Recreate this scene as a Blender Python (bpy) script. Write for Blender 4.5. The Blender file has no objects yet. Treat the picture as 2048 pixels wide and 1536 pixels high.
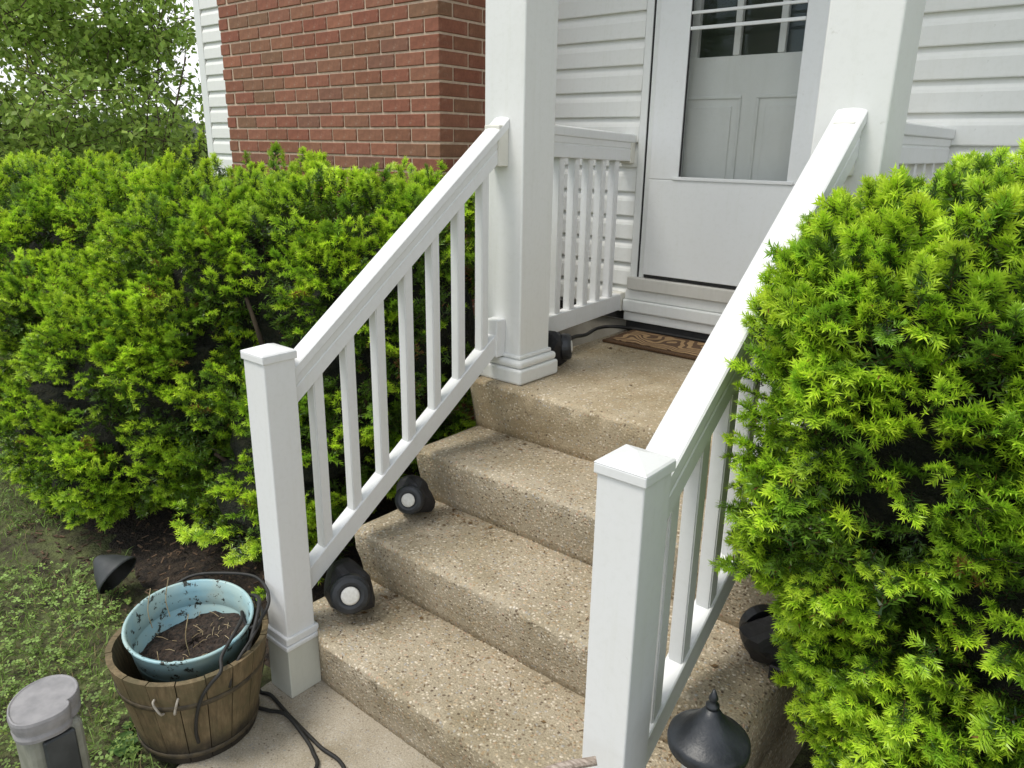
import bpy, bmesh, math, random
import numpy as np
from mathutils import Vector, Matrix

S = bpy.context.scene
COL = S.collection
random.seed(7)
rad = math.radians

# ------------------------------------------------------------------ camera
cam_data = bpy.data.cameras.new("camera")
cam_data.sensor_width = 36.0
cam_data.lens = 1499.5 / 2048 * 36.0
cam_data.clip_start = 0.05
cam_data.clip_end = 600.0
cam = bpy.data.objects.new("camera", cam_data)
COL.objects.link(cam)
S.camera = cam
CAM = Vector((1.7859, -1.0908, 1.6864))
_yaw, _pit, _rol = rad(39.505), rad(-17.547), rad(0.927)
_fw = Vector((-math.sin(_yaw) * math.cos(_pit), math.cos(_yaw) * math.cos(_pit), math.sin(_pit)))
_rt = Vector((math.cos(_yaw), math.sin(_yaw), 0))
_up = _rt.cross(_fw)
_r2 = _rt * math.cos(_rol) + _up * math.sin(_rol)
_u2 = -_rt * math.sin(_rol) + _up * math.cos(_rol)
cam.matrix_world = Matrix(((_r2.x, _u2.x, -_fw.x, CAM.x), (_r2.y, _u2.y, -_fw.y, CAM.y),
                           (_r2.z, _u2.z, -_fw.z, CAM.z), (0, 0, 0, 1)))

# ------------------------------------------------------------------ world, sun, exposure
SUN_DIR = Vector((-0.24, -0.42, 1.0)).normalized()        # towards the sun
world = bpy.data.worlds.new("World")
S.world = world
world.use_nodes = True
wn, wl = world.node_tree.nodes, world.node_tree.links
wn.clear()
w_out = wn.new("ShaderNodeOutputWorld")
w_bg = wn.new("ShaderNodeBackground")
w_bg.inputs["Strength"].default_value = 0.12
w_sky = wn.new("ShaderNodeTexSky")
w_sky.sky_type = 'NISHITA'
w_sky.sun_disc = False
w_sky.sun_elevation = math.asin(SUN_DIR.z)
w_sky.sun_rotation = math.atan2(SUN_DIR.x, SUN_DIR.y)
w_tc = wn.new("ShaderNodeTexCoord")
w_no = wn.new("ShaderNodeTexNoise")
w_no.inputs["Scale"].default_value = 2.2
w_no.inputs["Detail"].default_value = 6.0
w_rp = wn.new("ShaderNodeValToRGB")
w_rp.color_ramp.elements[0].position = 0.40
w_rp.color_ramp.elements[0].color = (0.12, 0.12, 0.12, 1)
w_rp.color_ramp.elements[1].position = 0.56
w_rp.color_ramp.elements[1].color = (1, 1, 1, 1)
w_mx = wn.new("ShaderNodeMixRGB")
w_mx.inputs["Color2"].default_value = (8.3, 8.5, 8.7, 1)   # bright white cloud layer
wl.new(w_tc.outputs["Generated"], w_no.inputs["Vector"])
wl.new(w_no.outputs["Fac"], w_rp.inputs["Fac"])
wl.new(w_rp.outputs["Color"], w_mx.inputs["Fac"])
wl.new(w_sky.outputs["Color"], w_mx.inputs["Color1"])
wl.new(w_mx.outputs["Color"], w_bg.inputs["Color"])
wl.new(w_bg.outputs["Background"], w_out.inputs["Surface"])

sun_data = bpy.data.lights.new("sun", 'SUN')
sun_data.energy = 1.85
sun_data.angle = rad(20)
sun_data.color = (1.0, 0.95, 0.86)
sun = bpy.data.objects.new("sun", sun_data)
COL.objects.link(sun)
sun.rotation_euler = SUN_DIR.to_track_quat('Z', 'Y').to_euler()

S.view_settings.view_transform = 'Standard'
S.view_settings.look = 'None'
S.view_settings.gamma = 1.0
S.view_settings.use_curve_mapping = False
S.view_settings.exposure = 0.42

# ------------------------------------------------------------------ materials
MATS = {}


class NT:
    def __init__(self, name):
        self.m = bpy.data.materials.new(name)
        self.m.use_nodes = True
        self.t = self.m.node_tree
        self.b = self.t.nodes["Principled BSDF"]
        self.out = self.t.nodes["Material Output"]
        MATS[name] = self.m

    def n(self, typ, **kw):
        nd = self.t.nodes.new(typ)
        for k, v in kw.items():
            if hasattr(nd, k):
                setattr(nd, k, v)
            else:
                nd.inputs[k].default_value = v
        return nd

    def l(self, a, b):
        self.t.links.new(a, b)

    def coord(self, scale=(1, 1, 1)):
        tc = self.n("ShaderNodeTexCoord")
        mp = self.n("ShaderNodeMapping")
        mp.inputs["Scale"].default_value = scale
        self.l(tc.outputs["Object"], mp.inputs["Vector"])
        return mp.outputs["Vector"]

    def noise(self, vec, scale, detail=4.0, rough=0.55):
        nd = self.n("ShaderNodeTexNoise")
        nd.inputs["Scale"].default_value = scale
        nd.inputs["Detail"].default_value = detail
        nd.inputs["Roughness"].default_value = rough
        self.l(vec, nd.inputs["Vector"])
        return nd.outputs["Fac"]

    def ramp(self, fac, stops, interp='LINEAR'):
        nd = self.n("ShaderNodeValToRGB")
        cr = nd.color_ramp
        cr.interpolation = interp
        while len(cr.elements) < len(stops):
            cr.elements.new(0.5)
        for e, (p, c) in zip(cr.elements, stops):
            e.position = p
            e.color = (*c, 1) if len(c) == 3 else c
        self.l(fac, nd.inputs["Fac"])
        return nd.outputs["Color"]

    def mix(self, fac, a, b, mode='MIX'):
        nd = self.n("ShaderNodeMixRGB", blend_type=mode)
        for sock, v in ((nd.inputs["Fac"], fac), (nd.inputs["Color1"], a), (nd.inputs["Color2"], b)):
            if isinstance(v, (int, float)):
                sock.default_value = v
            elif isinstance(v, tuple):
                sock.default_value = (*v, 1) if len(v) == 3 else v
            else:
                self.l(v, sock)
        return nd.outputs["Color"]

    def bump(self, h, strength=0.3, dist=0.01):
        nd = self.n("ShaderNodeBump")
        nd.inputs["Strength"].default_value = strength
        nd.inputs["Distance"].default_value = dist
        self.l(h, nd.inputs["Height"])
        self.l(nd.outputs["Normal"], self.b.inputs["Normal"])

    def base(self, c):
        if isinstance(c, tuple):
            self.b.inputs["Base Color"].default_value = (*c, 1)
        else:
            self.l(c, self.b.inputs["Base Color"])

    def rough(self, r):
        if isinstance(r, (int, float)):
            self.b.inputs["Roughness"].default_value = r
        else:
            self.l(r, self.b.inputs["Roughness"])


G3 = lambda v: (v, v, v)


def mat_mottled(name, c1, c2, scale, rough=0.5, bscale=None, bstr=0.2, bdist=0.003, stretch=(1, 1, 1), lo=0.35, hi=0.65, detail=5.0):
    t = NT(name)
    v = t.coord(stretch)
    f = t.noise(v, scale, detail)
    t.base(t.ramp(f, [(lo, c1), (hi, c2)]))
    t.rough(rough)
    if bscale:
        t.bump(t.noise(v, bscale, 4.0), bstr, bdist)
    return t.m


def mat_vinyl(name, c, dirt, rough=0.38):
    t = NT(name)
    v = t.coord()
    f = t.noise(v, 3.5, 6.0, 0.6)
    f2 = t.noise(v, 60.0, 3.0)
    d = t.ramp(f, [(0.5, G3(0.0)), (0.85, G3(0.35))])
    a = t.mix(d, c, dirt)
    g = t.ramp(f2, [(0.30, (0.97, 0.97, 0.965)), (0.5, G3(1.0))])
    vs = t.coord((16, 16, 1.1))
    sk = t.ramp(t.noise(vs, 2.2, 6.0, 0.7), [(0.52, G3(0.0)), (0.78, G3(0.14))])
    a = t.mix(sk, a, tuple(x_ * k_ for x_, k_ in zip(dirt, (0.74, 0.76, 0.62))))
    spk = t.ramp(t.noise(v, 34.0, 6.0, 0.75), [(0.66, G3(0.0)), (0.74, G3(0.30))])
    a = t.mix(spk, a, (0.34, 0.33, 0.25))
    t.base(t.mix(1.0, a, g, 'MULTIPLY'))
    t.rough(t.ramp(f, [(0.3, G3(rough)), (0.7, G3(rough + 0.15))]))
    t.bump(t.noise(v, 9.0, 2.0), 0.08, 0.004)
    return t.m


mat_vinyl("vinyl", (0.77, 0.78, 0.78), (0.70, 0.70, 0.65))
mat_vinyl("vinyl_clip", (0.72, 0.71, 0.64), (0.6, 0.58, 0.5))
mat_vinyl("column_white", (0.78, 0.79, 0.77), (0.68, 0.69, 0.64), 0.45)
mat_vinyl("siding_white", (0.82, 0.83, 0.80), (0.72, 0.73, 0.66), 0.45)
mat_vinyl("trim_white", (0.80, 0.82, 0.80), (0.62, 0.63, 0.58), 0.4)
mat_vinyl("door_white", (0.80, 0.82, 0.82), (0.74, 0.76, 0.75), 0.42)
mat_vinyl("entry_white", (0.86, 0.87, 0.84), (0.72, 0.73, 0.68), 0.45)
mat_vinyl("pedestal_grey", (0.58, 0.59, 0.52), (0.40, 0.42, 0.33), 0.55)
mat_vinyl("threshold_alu", (0.64, 0.63, 0.58), (0.34, 0.30, 0.24), 0.5)
mat_vinyl("soffit", (0.82, 0.82, 0.80), (0.62, 0.62, 0.58), 0.5)


def mat_concrete(name, mortar, peb, pscale, cover, bstr, warm):
    t = NT(name)
    v = t.coord()
    warp = t.noise(v, 40.0, 2.0)
    vv = t.n("ShaderNodeVectorMath", operation='MULTIPLY_ADD')
    t.l(v, vv.inputs[0])
    vv.inputs[1].default_value = (1, 1, 1)
    wv = t.n("ShaderNodeVectorMath", operation='SCALE')
    cmb = t.n("ShaderNodeCombineXYZ")
    for i in range(3):
        t.l(warp, cmb.inputs[i])
    t.l(cmb.outputs[0], wv.inputs[0])
    wv.inputs["Scale"].default_value = 0.012
    t.l(wv.outputs[0], vv.inputs[2])
    vo = t.n("ShaderNodeTexVoronoi")
    vo.inputs["Scale"].default_value = pscale
    t.l(vv.outputs[0], vo.inputs["Vector"])
    sep = t.n("ShaderNodeSeparateColor")
    t.l(vo.outputs["Color"], sep.inputs[0])
    pc = t.ramp(sep.outputs[0], peb, 'CONSTANT')
    big = t.noise(v, 5.0, 6.0, 0.65)
    fine = t.noise(v, 220.0, 3.0)
    isl = t.ramp(vo.outputs["Distance"], [(0.28, G3(1.0)), (0.5, G3(0.0))])
    patch = t.ramp(t.noise(v, 11.0, 5.0, 0.7), [(0.38, G3(0.0)), (0.62, G3(1.0))])
    sel = t.ramp(sep.outputs[1], [(1.0 - cover, G3(0.0)), (1.0 - cover + 0.01, G3(1.0))], 'CONSTANT')
    m1 = t.mix(1.0, isl, sel, 'MULTIPLY')
    m2 = t.mix(1.0, m1, patch, 'MULTIPLY')
    m3 = t.mix(0.15, m1, m2)
    mo = t.mix(t.ramp(big, [(0.3, G3(0.0)), (0.7, G3(1.0))]), mortar, warm)
    mo = t.mix(0.75, mo, t.ramp(fine, [(0.3, G3(0.50)), (0.7, G3(1.08))]), 'MULTIPLY')
    cb = t.mix(m3, mo, pc)
    stn = t.ramp(t.noise(v, 2.6, 7.0, 0.72), [(0.46, G3(0.0)), (0.70, G3(0.48))])
    t.base(t.mix(stn, cb, t.mix(1.0, cb, (0.52, 0.50, 0.36), 'MULTIPLY')))
    t.rough(t.ramp(big, [(0.3, G3(0.75)), (0.7, G3(0.95))]))
    h = t.mix(0.5, t.ramp(vo.outputs["Distance"], [(0.0, G3(1.0)), (0.55, G3(0.0))]), fine)
    hh = t.mix(0.35, h, big)
    t.bump(hh, bstr, 0.006)
    return t.m


PEB = [(0.0, (0.66, 0.57, 0.43)), (0.2, (0.40, 0.29, 0.17)), (0.36, (0.74, 0.66, 0.54)), (0.50, (0.22, 0.16, 0.10)),
       (0.64, (0.54, 0.42, 0.28)), (0.78, (0.42, 0.40, 0.37)), (0.88, (0.12, 0.085, 0.055)), (0.94, (0.50, 0.34, 0.24))]
mat_concrete("step_concrete", (0.52, 0.448, 0.33), PEB, 98.0, 0.88, 1.3, (0.40, 0.335, 0.23))
mat_concrete("landing_concrete", (0.57, 0.485, 0.345), PEB, 105.0, 0.55, 0.7, (0.42, 0.325, 0.195))
mat_concrete("walk_concrete", (0.50, 0.45, 0.36), [(0.0, (0.42, 0.38, 0.31)), (0.3, (0.26, 0.22, 0.17)), (0.55, (0.45, 0.42, 0.36)),
             (0.8, (0.30, 0.29, 0.27)), (0.93, (0.17, 0.13, 0.09))], 130.0, 0.45, 0.35, (0.40, 0.345, 0.26))

# brick: colour varies from brick to brick
t = NT("brick_clay")
oi = t.n("ShaderNodeObjectInfo")
bc = t.ramp(oi.outputs["Random"], [(0.0, (0.235, 0.105, 0.058)), (0.2, (0.255, 0.088, 0.052)), (0.45, (0.290, 0.120, 0.072)),
                                   (0.7, (0.215, 0.115, 0.064)), (0.86, (0.325, 0.130, 0.074)), (1.0, (0.175, 0.090, 0.060))])
v = t.coord()
f = t.noise(v, 28.0, 6.0, 0.65)
bc2 = t.mix(0.65, bc, t.ramp(f, [(0.3, G3(0.62)), (0.7, G3(1.25))]), 'MULTIPLY')
sm = t.ramp(t.noise(v, 17.0, 7.0, 0.75), [(0.58, G3(0.0)), (0.74, G3(0.55))])
t.base(t.mix(sm, bc2, (0.42, 0.31, 0.23)))
t.rough(0.88)
t.bump(t.noise(v, 75.0, 6.0, 0.7), 0.7, 0.004)
mat_mottled("mortar", (0.50, 0.385, 0.285), (0.62, 0.49, 0.37), 40.0, 0.92, 200.0, 0.5, 0.002)

# wood of the bucket
t = NT("stave_wood")
oi = t.n("ShaderNodeObjectInfo")
v = t.coord((14, 14, 1.2))
vz = t.coord()
g1 = t.noise(v, 6.0, 6.0, 0.65)
wc = t.ramp(g1, [(0.25, (0.070, 0.050, 0.027)), (0.5, (0.165, 0.122, 0.066)), (0.75, (0.26, 0.20, 0.12))])
wv = t.mix(0.55, wc, t.ramp(oi.outputs["Random"], [(0, (0.75, 0.72, 0.62)), (0.5, (1.0, 0.95, 0.85)), (1, (1.3, 1.22, 1.05))]), 'MULTIPLY')
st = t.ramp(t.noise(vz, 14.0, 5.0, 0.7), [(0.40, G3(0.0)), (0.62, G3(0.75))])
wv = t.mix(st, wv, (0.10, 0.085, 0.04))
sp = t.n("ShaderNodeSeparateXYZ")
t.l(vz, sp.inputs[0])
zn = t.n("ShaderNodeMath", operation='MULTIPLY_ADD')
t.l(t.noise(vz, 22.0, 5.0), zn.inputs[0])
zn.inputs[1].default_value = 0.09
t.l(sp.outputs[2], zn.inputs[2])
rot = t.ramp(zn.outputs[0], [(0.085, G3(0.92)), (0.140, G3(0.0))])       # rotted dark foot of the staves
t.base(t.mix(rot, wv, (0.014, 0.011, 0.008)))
t.rough(0.78)
t.bump(g1, 0.6, 0.004)

mat_mottled("hoop_iron", (0.035, 0.028, 0.018), (0.085, 0.065, 0.035), 40.0, 0.7, 80.0, 0.3)
mat_mottled("steel_wire", (0.30, 0.27, 0.22), (0.48, 0.45, 0.40), 60.0, 0.45)
t = NT("blue_enamel")
v = t.coord()
n1 = t.noise(v, 26.0, 6.0, 0.7)
n2 = t.noise(v, 9.0, 3.0)
c = t.ramp(n2, [(0.35, (0.26, 0.46, 0.53)), (0.65, (0.38, 0.52, 0.50))])
ch = t.ramp(n1, [(0.570, G3(0.0)), (0.585, G3(1.0))])
fil = t.ramp(t.noise(v, 13.0, 6.0, 0.7), [(0.50, G3(0.0)), (0.72, G3(0.5))])
c = t.mix(fil, c, (0.42, 0.41, 0.30))
t.base(t.mix(ch, c, (0.025, 0.03, 0.022)))
t.rough(0.38)
t.bump(ch, 0.25, 0.002)
mat_mottled("potting_soil", (0.012, 0.009, 0.007), (0.065, 0.043, 0.030), 90.0, 0.95, 120.0, 1.0, 0.012)
mat_mottled("bed_soil", (0.012, 0.009, 0.007), (0.055, 0.038, 0.025), 30.0, 0.95, 70.0, 1.0, 0.02)
mat_mottled("lawn_ground", (0.045, 0.036, 0.020), (0.115, 0.135, 0.045), 14.0, 0.95, 60.0, 0.8, 0.03)
mat_mottled("far_foliage", (0.03, 0.055, 0.015), (0.10, 0.14, 0.04), 3.0, 0.9)
mat_mottled("bark", (0.05, 0.035, 0.024), (0.13, 0.095, 0.065), 25.0, 0.9, 60.0, 0.8, 0.006, (1, 1, 0.25))
mat_mottled("twig_shade", (0.006, 0.010, 0.004), (0.022, 0.022, 0.010), 30.0, 0.95, 45.0, 1.0, 0.04)  # inner twigs, coloured near black for the shade deep in the crown
mat_mottled("dead_twig", (0.10, 0.055, 0.028), (0.22, 0.13, 0.065), 30.0, 0.85)
mat_mottled("driftwood", (0.20, 0.155, 0.12), (0.46, 0.39, 0.33), 30.0, 0.85, 60.0, 0.7, 0.003, (1, 6, 6))
mat_mottled("bark_chip", (0.035, 0.022, 0.014), (0.16, 0.10, 0.06), 20.0, 0.9)
mat_mottled("leaf_scrap", (0.07, 0.04, 0.018), (0.24, 0.15, 0.06), 25.0, 0.9)
mat_mottled("dry_straw", (0.30, 0.22, 0.11), (0.50, 0.40, 0.24), 20.0, 0.8)
mat_mottled("black_plastic", (0.008, 0.008, 0.010), (0.020, 0.020, 0.023), 30.0, 0.55, 90.0, 0.35, 0.003)
mat_mottled("black_metal", (0.011, 0.013, 0.016), (0.030, 0.034, 0.040), 18.0, 0.40, 160.0, 0.35, 0.002)
mat_mottled("black_rubber", (0.010, 0.010, 0.009), (0.022, 0.021, 0.019), 40.0, 0.6)
mat_mottled("lens_white", (0.62, 0.61, 0.56), (0.74, 0.73, 0.69), 90.0, 0.35)
mat_mottled("grey_lid", (0.23, 0.225, 0.23), (0.31, 0.30, 0.305), 25.0, 0.6, 50.0, 0.2)
mat_mottled("grey_post", (0.20, 0.205, 0.165), (0.30, 0.30, 0.255), 14.0, 0.65, 50.0, 0.2)
mat_mottled("dark_plastic", (0.028, 0.032, 0.034), (0.055, 0.060, 0.062), 14.0, 0.6)
mat_mottled("fence_wood", (0.30, 0.30, 0.29), (0.42, 0.42, 0.41), 9.0, 0.85, 30.0, 0.4, 0.01, (6, 6, 1))
mat_mottled("foundation", (0.26, 0.24, 0.20), (0.36, 0.34, 0.29), 10.0, 0.9, 60.0, 0.5)
mat_mottled("roof_shingle", (0.06, 0.055, 0.05), (0.13, 0.12, 0.11), 20.0, 0.95, 40.0, 0.6)
mat_mottled("seal_gap_black", (0.010, 0.010, 0.010), (0.02, 0.02, 0.02), 10.0, 0.7)  # black for real seals and for strips standing in for shaded gaps
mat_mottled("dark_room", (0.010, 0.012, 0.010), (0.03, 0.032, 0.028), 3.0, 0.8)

# doormat: coir with a scrolled brown print
t = NT("coir_mat")
v = t.coord()
mg = t.n("ShaderNodeTexWave", wave_type='RINGS')
mg.inputs["Scale"].default_value = 7.0
mg.inputs["Distortion"].default_value = 22.0
mg.inputs["Detail"].default_value = 1.0
t.l(v, mg.inputs["Vector"])
pat = t.ramp(mg.outputs["Fac"], [(0.35, G3(0.0)), (0.5, G3(1.0))])
fz = t.noise(v, 260.0, 3.0)
c = t.mix(pat, (0.12, 0.065, 0.032), (0.42, 0.27, 0.13))
t.base(t.mix(0.6, c, t.ramp(fz, [(0.3, G3(0.6)), (0.7, G3(1.2))]), 'MULTIPLY'))
t.rough(0.95)
t.bump(fz, 0.9, 0.006)
mat_mottled("coir_edge", (0.06, 0.03, 0.012), (0.13, 0.07, 0.03), 200.0, 0.95, 260.0, 0.9, 0.005)

# glass
t = NT("door_glass")
t.t.nodes.remove(t.b)
tr = t.n("ShaderNodeBsdfTransparent")
tr.inputs["Color"].default_value = (0.93, 0.935, 0.93, 1)
gl = t.n("ShaderNodeBsdfGlossy")
gl.inputs["Roughness"].default_value = 0.02
lw = t.n("ShaderNodeLayerWeight")
lw.inputs["Blend"].default_value = 0.16
mx = t.n("ShaderNodeMixShader")
t.l(lw.outputs["Fresnel"], mx.inputs["Fac"])
t.l(tr.outputs[0], mx.inputs[1])
t.l(gl.outputs[0], mx.inputs[2])
t.l(mx.outputs[0], t.out.inputs["Surface"])
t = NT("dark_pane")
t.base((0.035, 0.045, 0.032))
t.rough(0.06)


def mat_leaf(name, rough=0.42, trans=0.35, spec=0.35):
    t = NT(name)
    at = t.n("ShaderNodeAttribute", attribute_name="Col")
    t.l(at.outputs["Color"], t.b.inputs["Base Color"])
    t.b.inputs["Roughness"].default_value = rough
    t.b.inputs["Specular IOR Level"].default_value = spec
    tl = t.n("ShaderNodeBsdfTranslucent")
    t.l(at.outputs["Color"], tl.inputs["Color"])
    mx = t.n("ShaderNodeMixShader")
    mx.inputs["Fac"].default_value = trans
    t.l(t.b.outputs[0], mx.inputs[1])
    t.l(tl.outputs[0], mx.inputs[2])
    t.l(mx.outputs[0], t.out.inputs["Surface"])
    return t.m


mat_leaf("yew_needles", 0.36, 0.30, 0.5)
mat_leaf("broad_leaves", 0.45, 0.38, 0.35)
mat_leaf("lawn_leaves", 0.55, 0.30, 0.25)

# ------------------------------------------------------------------ object helpers


def link(name, data, parent=None):
    o = bpy.data.objects.new(name, data)
    COL.objects.link(o)
    if parent is not None:
        o.parent = parent
        # parts are modelled in world coordinates: cancel the parent's offset
        o.matrix_parent_inverse = world_of(parent).inverted()
    return o


def world_of(o):
    m = o.matrix_basis.copy()
    if o.parent is not None:
        m = world_of(o.parent) @ o.matrix_parent_inverse @ m
    return m


def tag(o, label=None, cat=None, group=None, kind=None):
    if label:
        o["label"] = label
    if cat:
        o["category"] = cat
    if group:
        o["group"] = group
    if kind:
        o["kind"] = kind
    return o


def thing(name, loc, label, cat, group=None, kind=None):
    o = link(name, None)
    o.empty_display_size = 0.1
    o.location = loc
    return tag(o, label, cat, group, kind)


def finish(name, bm, mat, parent=None, smooth=False):
    me = bpy.data.meshes.new(name)
    bmesh.ops.recalc_face_normals(bm, faces=bm.faces)
    bm.to_mesh(me)
    bm.free()
    if mat:
        me.materials.append(MATS[mat])
    if smooth:
        for p in me.polygons:
            p.use_smooth = True
    return link(name, me, parent)


def bm_box(bm, lo, hi, bevel=0.0, seg=2):
    r = bmesh.ops.create_cube(bm, size=1.0)
    vs = r["verts"]
    for v_ in vs:
        v_.co = Vector([lo[i] + (v_.co[i] + 0.5) * (hi[i] - lo[i]) for i in range(3)])
    if bevel > 0:
        es = list({e for v_ in vs for e in v_.link_edges})
        bmesh.ops.bevel(bm, geom=es, offset=bevel, segments=seg, profile=0.5, affect='EDGES', clamp_overlap=True)


def box(name, lo, hi, mat, parent=None, bevel=0.0, seg=2):
    bm = bmesh.new()
    bm_box(bm, lo, hi, bevel, seg)
    return finish(name, bm, mat, parent)


def prism(bm, prof, a, b, shear=None):
    """extrude closed profile [(p,q)..] between mapping functions a(p,q) and b(p,q)"""
    va = [bm.verts.new(a(p, q)) for p, q in prof]
    vb = [bm.verts.new(b(p, q)) for p, q in prof]
    n = len(prof)
    for i in range(n):
        bm.faces.new((va[i], va[(i + 1) % n], vb[(i + 1) % n], vb[i]))
    bm.faces.new(va)
    bm.faces.new(list(reversed(vb)))


def lathe(bm, prof, seg=32, M=None, cap=True):
    """prof [(r,z)...] around Z, optional matrix"""
    rings = []
    for r, z in prof:
        ring = []
        for i in range(seg):
            a = 2 * math.pi * i / seg
            p = Vector((r * math.cos(a), r * math.sin(a), z))
            ring.append(bm.verts.new(M @ p if M else p))
        rings.append(ring)
    for a, b in zip(rings, rings[1:]):
        for i in range(seg):
            j = (i + 1) % seg
            bm.faces.new((a[i], a[j], b[j], b[i]))
    if cap:
        bm.faces.new(rings[0])
        bm.faces.new(list(reversed(rings[-1])))
    return rings


def spline(pts, n=8):
    P = [Vector(p) for p in pts]
    P = [P[0] * 2 - P[1]] + P + [P[-1] * 2 - P[-2]]
    out = []
    for i in range(1, len(P) - 2):
        for k in range(n):
            u = k / n
            p0, p1, p2, p3 = P[i - 1], P[i], P[i + 1], P[i + 2]
            out.append(0.5 * ((2 * p1) + (p2 - p0) * u + (2 * p0 - 5 * p1 + 4 * p2 - p3) * u * u + (3 * p1 - p0 - 3 * p2 + p3) * u ** 3))
    out.append(P[-2])
    return out


def tube(bm, pts, r, seg=8, r_end=None):
    pts = [Vector(p) for p in pts]
    n = len(pts)
    rings = []
    up = Vector((0, 0, 1))
    prev = None
    for i, p in enumerate(pts):
        d = (pts[min(i + 1, n - 1)] - pts[max(i - 1, 0)]).normalized()
        if prev is None:
            a = d.cross(up)
            if a.length < 1e-3:
                a = d.cross(Vector((1, 0, 0)))
        else:
            a = prev - d * prev.dot(d)
        a.normalize()
        prev = a
        b = d.cross(a)
        rr = r if r_end is None else r + (r_end - r) * i / (n - 1)
        rings.append([bm.verts.new(p + (a * math.cos(2 * math.pi * k / seg) + b * math.sin(2 * math.pi * k / seg)) * rr) for k in range(seg)])
    for x, y in zip(rings, rings[1:]):
        for k in range(seg):
            j = (k + 1) % seg
            bm.faces.new((x[k], x[j], y[j], y[k]))
    bm.faces.new(rings[0])
    bm.faces.new(list(reversed(rings[-1])))


def quads_mesh(name, V, C, mat, parent=None, nv=4):
    """V (n*nv,3) polygons of nv corners, C (n*nv,3) colours -> one mesh object"""
    V = np.asarray(V, np.float32).reshape(-1, 3)
    n = len(V) // nv
    me = bpy.data.meshes.new(name)
    me.vertices.add(n * nv)
    me.vertices.foreach_set("co", V.ravel())
    me.loops.add(n * nv)
    me.loops.foreach_set("vertex_index", np.arange(n * nv, dtype=np.int32))
    me.polygons.add(n)
    me.polygons.foreach_set("loop_start", np.arange(0, n * nv, nv, dtype=np.int32))
    at = me.color_attributes.new("Col", 'FLOAT_COLOR', 'POINT')
    cc = np.ones((n * nv, 4), np.float32)
    cc[:, :3] = np.asarray(C, np.float32).reshape(-1, 3)
    at.data.foreach_set("color", cc.ravel())
    me.materials.append(MATS[mat])
    me.update(calc_edges=True)
    me.validate()
    return link(name, me, parent)


# ------------------------------------------------------------------ dimensions
RISE = 0.206
YS = [0.1075, 0.403, 0.710, 1.003]         # riser feet
ZT = [RISE, RISE * 2, RISE * 3, 0.823]
LAND = 0.823
YW = 2.140                                  # face of the siding wall
SX0, SX1 = -0.135, 1.315                     # stair ends

# ------------------------------------------------------------------ ground
def ground_sheet():
    bm = bmesh.new()
    xs = [-250, -60, -20, -9] + [-6 + 0.5 * i for i in range(21)] + [8, 20, 60, 250]
    ys = [-250, -60, -20, -8] + [-4 + 0.5 * i for i in range(21)] + [10, 20, 60, 250]
    g = [[bm.verts.new((x, y, -0.03 + (0.008 * math.sin(x * 3.1) * math.cos(y * 2.3) if abs(x) < 6.5 and abs(y) < 6.5 else 0))) for y in ys] for x in xs]
    for i in range(len(xs) - 1):
        for j in range(len(ys) - 1):
            bm.faces.new((g[i][j], g[i + 1][j], g[i + 1][j + 1], g[i][j + 1]))
    o = finish("ground", bm, "lawn_ground", None, True)
    tag(o, kind="structure")


ground_sheet()

# walk
bm = bmesh.new()
poly = [(-0.135, 0.16), (-0.13, -0.02), (-0.085, -0.22), (0.03, -0.46), (0.22, -0.85), (0.42, -1.4), (0.5, -3.2), (1.62, -3.2), (1.5, -1.3), (1.24, -0.5), (1.215, 0.16)]
va = [bm.verts.new((x, y, 0.0)) for x, y in poly]
f_ = bm.faces.new(va)
r_ = bmesh.ops.extrude_face_region(bm, geom=[f_])
for v_ in [e for e in r_["geom"] if isinstance(e, bmesh.types.BMVert)]:
    v_.co.z = -0.11
top_e = [e for e in bm.edges if all(abs(v_.co.z) < 1e-5 for v_ in e.verts)]
bmesh.ops.bevel(bm, geom=top_e, offset=0.012, segments=3, affect='EDGES')
walk = finish("walkway", bm, "walk_concrete")
tag(walk, kind="structure")

# bed of dark soil along the house and under the shrubs
def soil_bed(name, outline, cx, cy, seed):
    rng = random.Random(seed)
    bm = bmesh.new()
    n = 40
    rings = []
    for k in range(9):
        s = k / 8
        ring = []
        for i in range(n):
            a = 2 * math.pi * i / n
            j = i * len(outline) / n
            i0 = int(j) % len(outline)
            i1 = (i0 + 1) % len(outline)
            fr = j - int(j)
            x = outline[i0][0] * (1 - fr) + outline[i1][0] * fr
            y = outline[i0][1] * (1 - fr) + outline[i1][1] * fr
            if k:
                x += rng.uniform(-.03, .03)
                y += rng.uniform(-.03, .03)
            z = -0.045 + 0.055 * (1 - s) ** 0.5 if k < 8 else -0.045
            ring.append(bm.verts.new((cx + (x - cx) * s, cy + (y - cy) * s, z + (rng.uniform(-.006, .010) if k < 8 else 0))))
        rings.append(ring)
    for a, b in zip(rings, rings[1:]):
        for i in range(n):
            j = (i + 1) % n
            bm.faces.new((a[i], a[j], b[j], b[i]))
    o = finish(name, bm, "bed_soil", None, True)
    tag(o, kind="structure")


soil_bed("soil_bed", [(-0.137, 0.02), (-0.30, 0.0), (-0.55, -0.07), (-0.85, -0.10), (-1.25, -0.05), (-1.6, -0.05), (-2.1, -0.1), (-3.2, 0.0), (-4.4, 0.3), (-4.6, 1.5), (-3.9, 2.13), (-0.137, 2.13)], -1.6, 0.9, 3)
soil_bed("soil_bed", [(1.24, -0.35), (1.9, -0.5), (2.7, -0.4), (3.3, 0.0), (3.3, 2.13), (1.32, 2.13), (1.32, 0.2)], 2.0, 0.7, 4)

# ------------------------------------------------------------------ front steps
steps = thing("front_steps", (0.6, 0.1, 0), "four tan concrete steps with exposed pebbles leading up to the porch landing", "steps")


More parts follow.
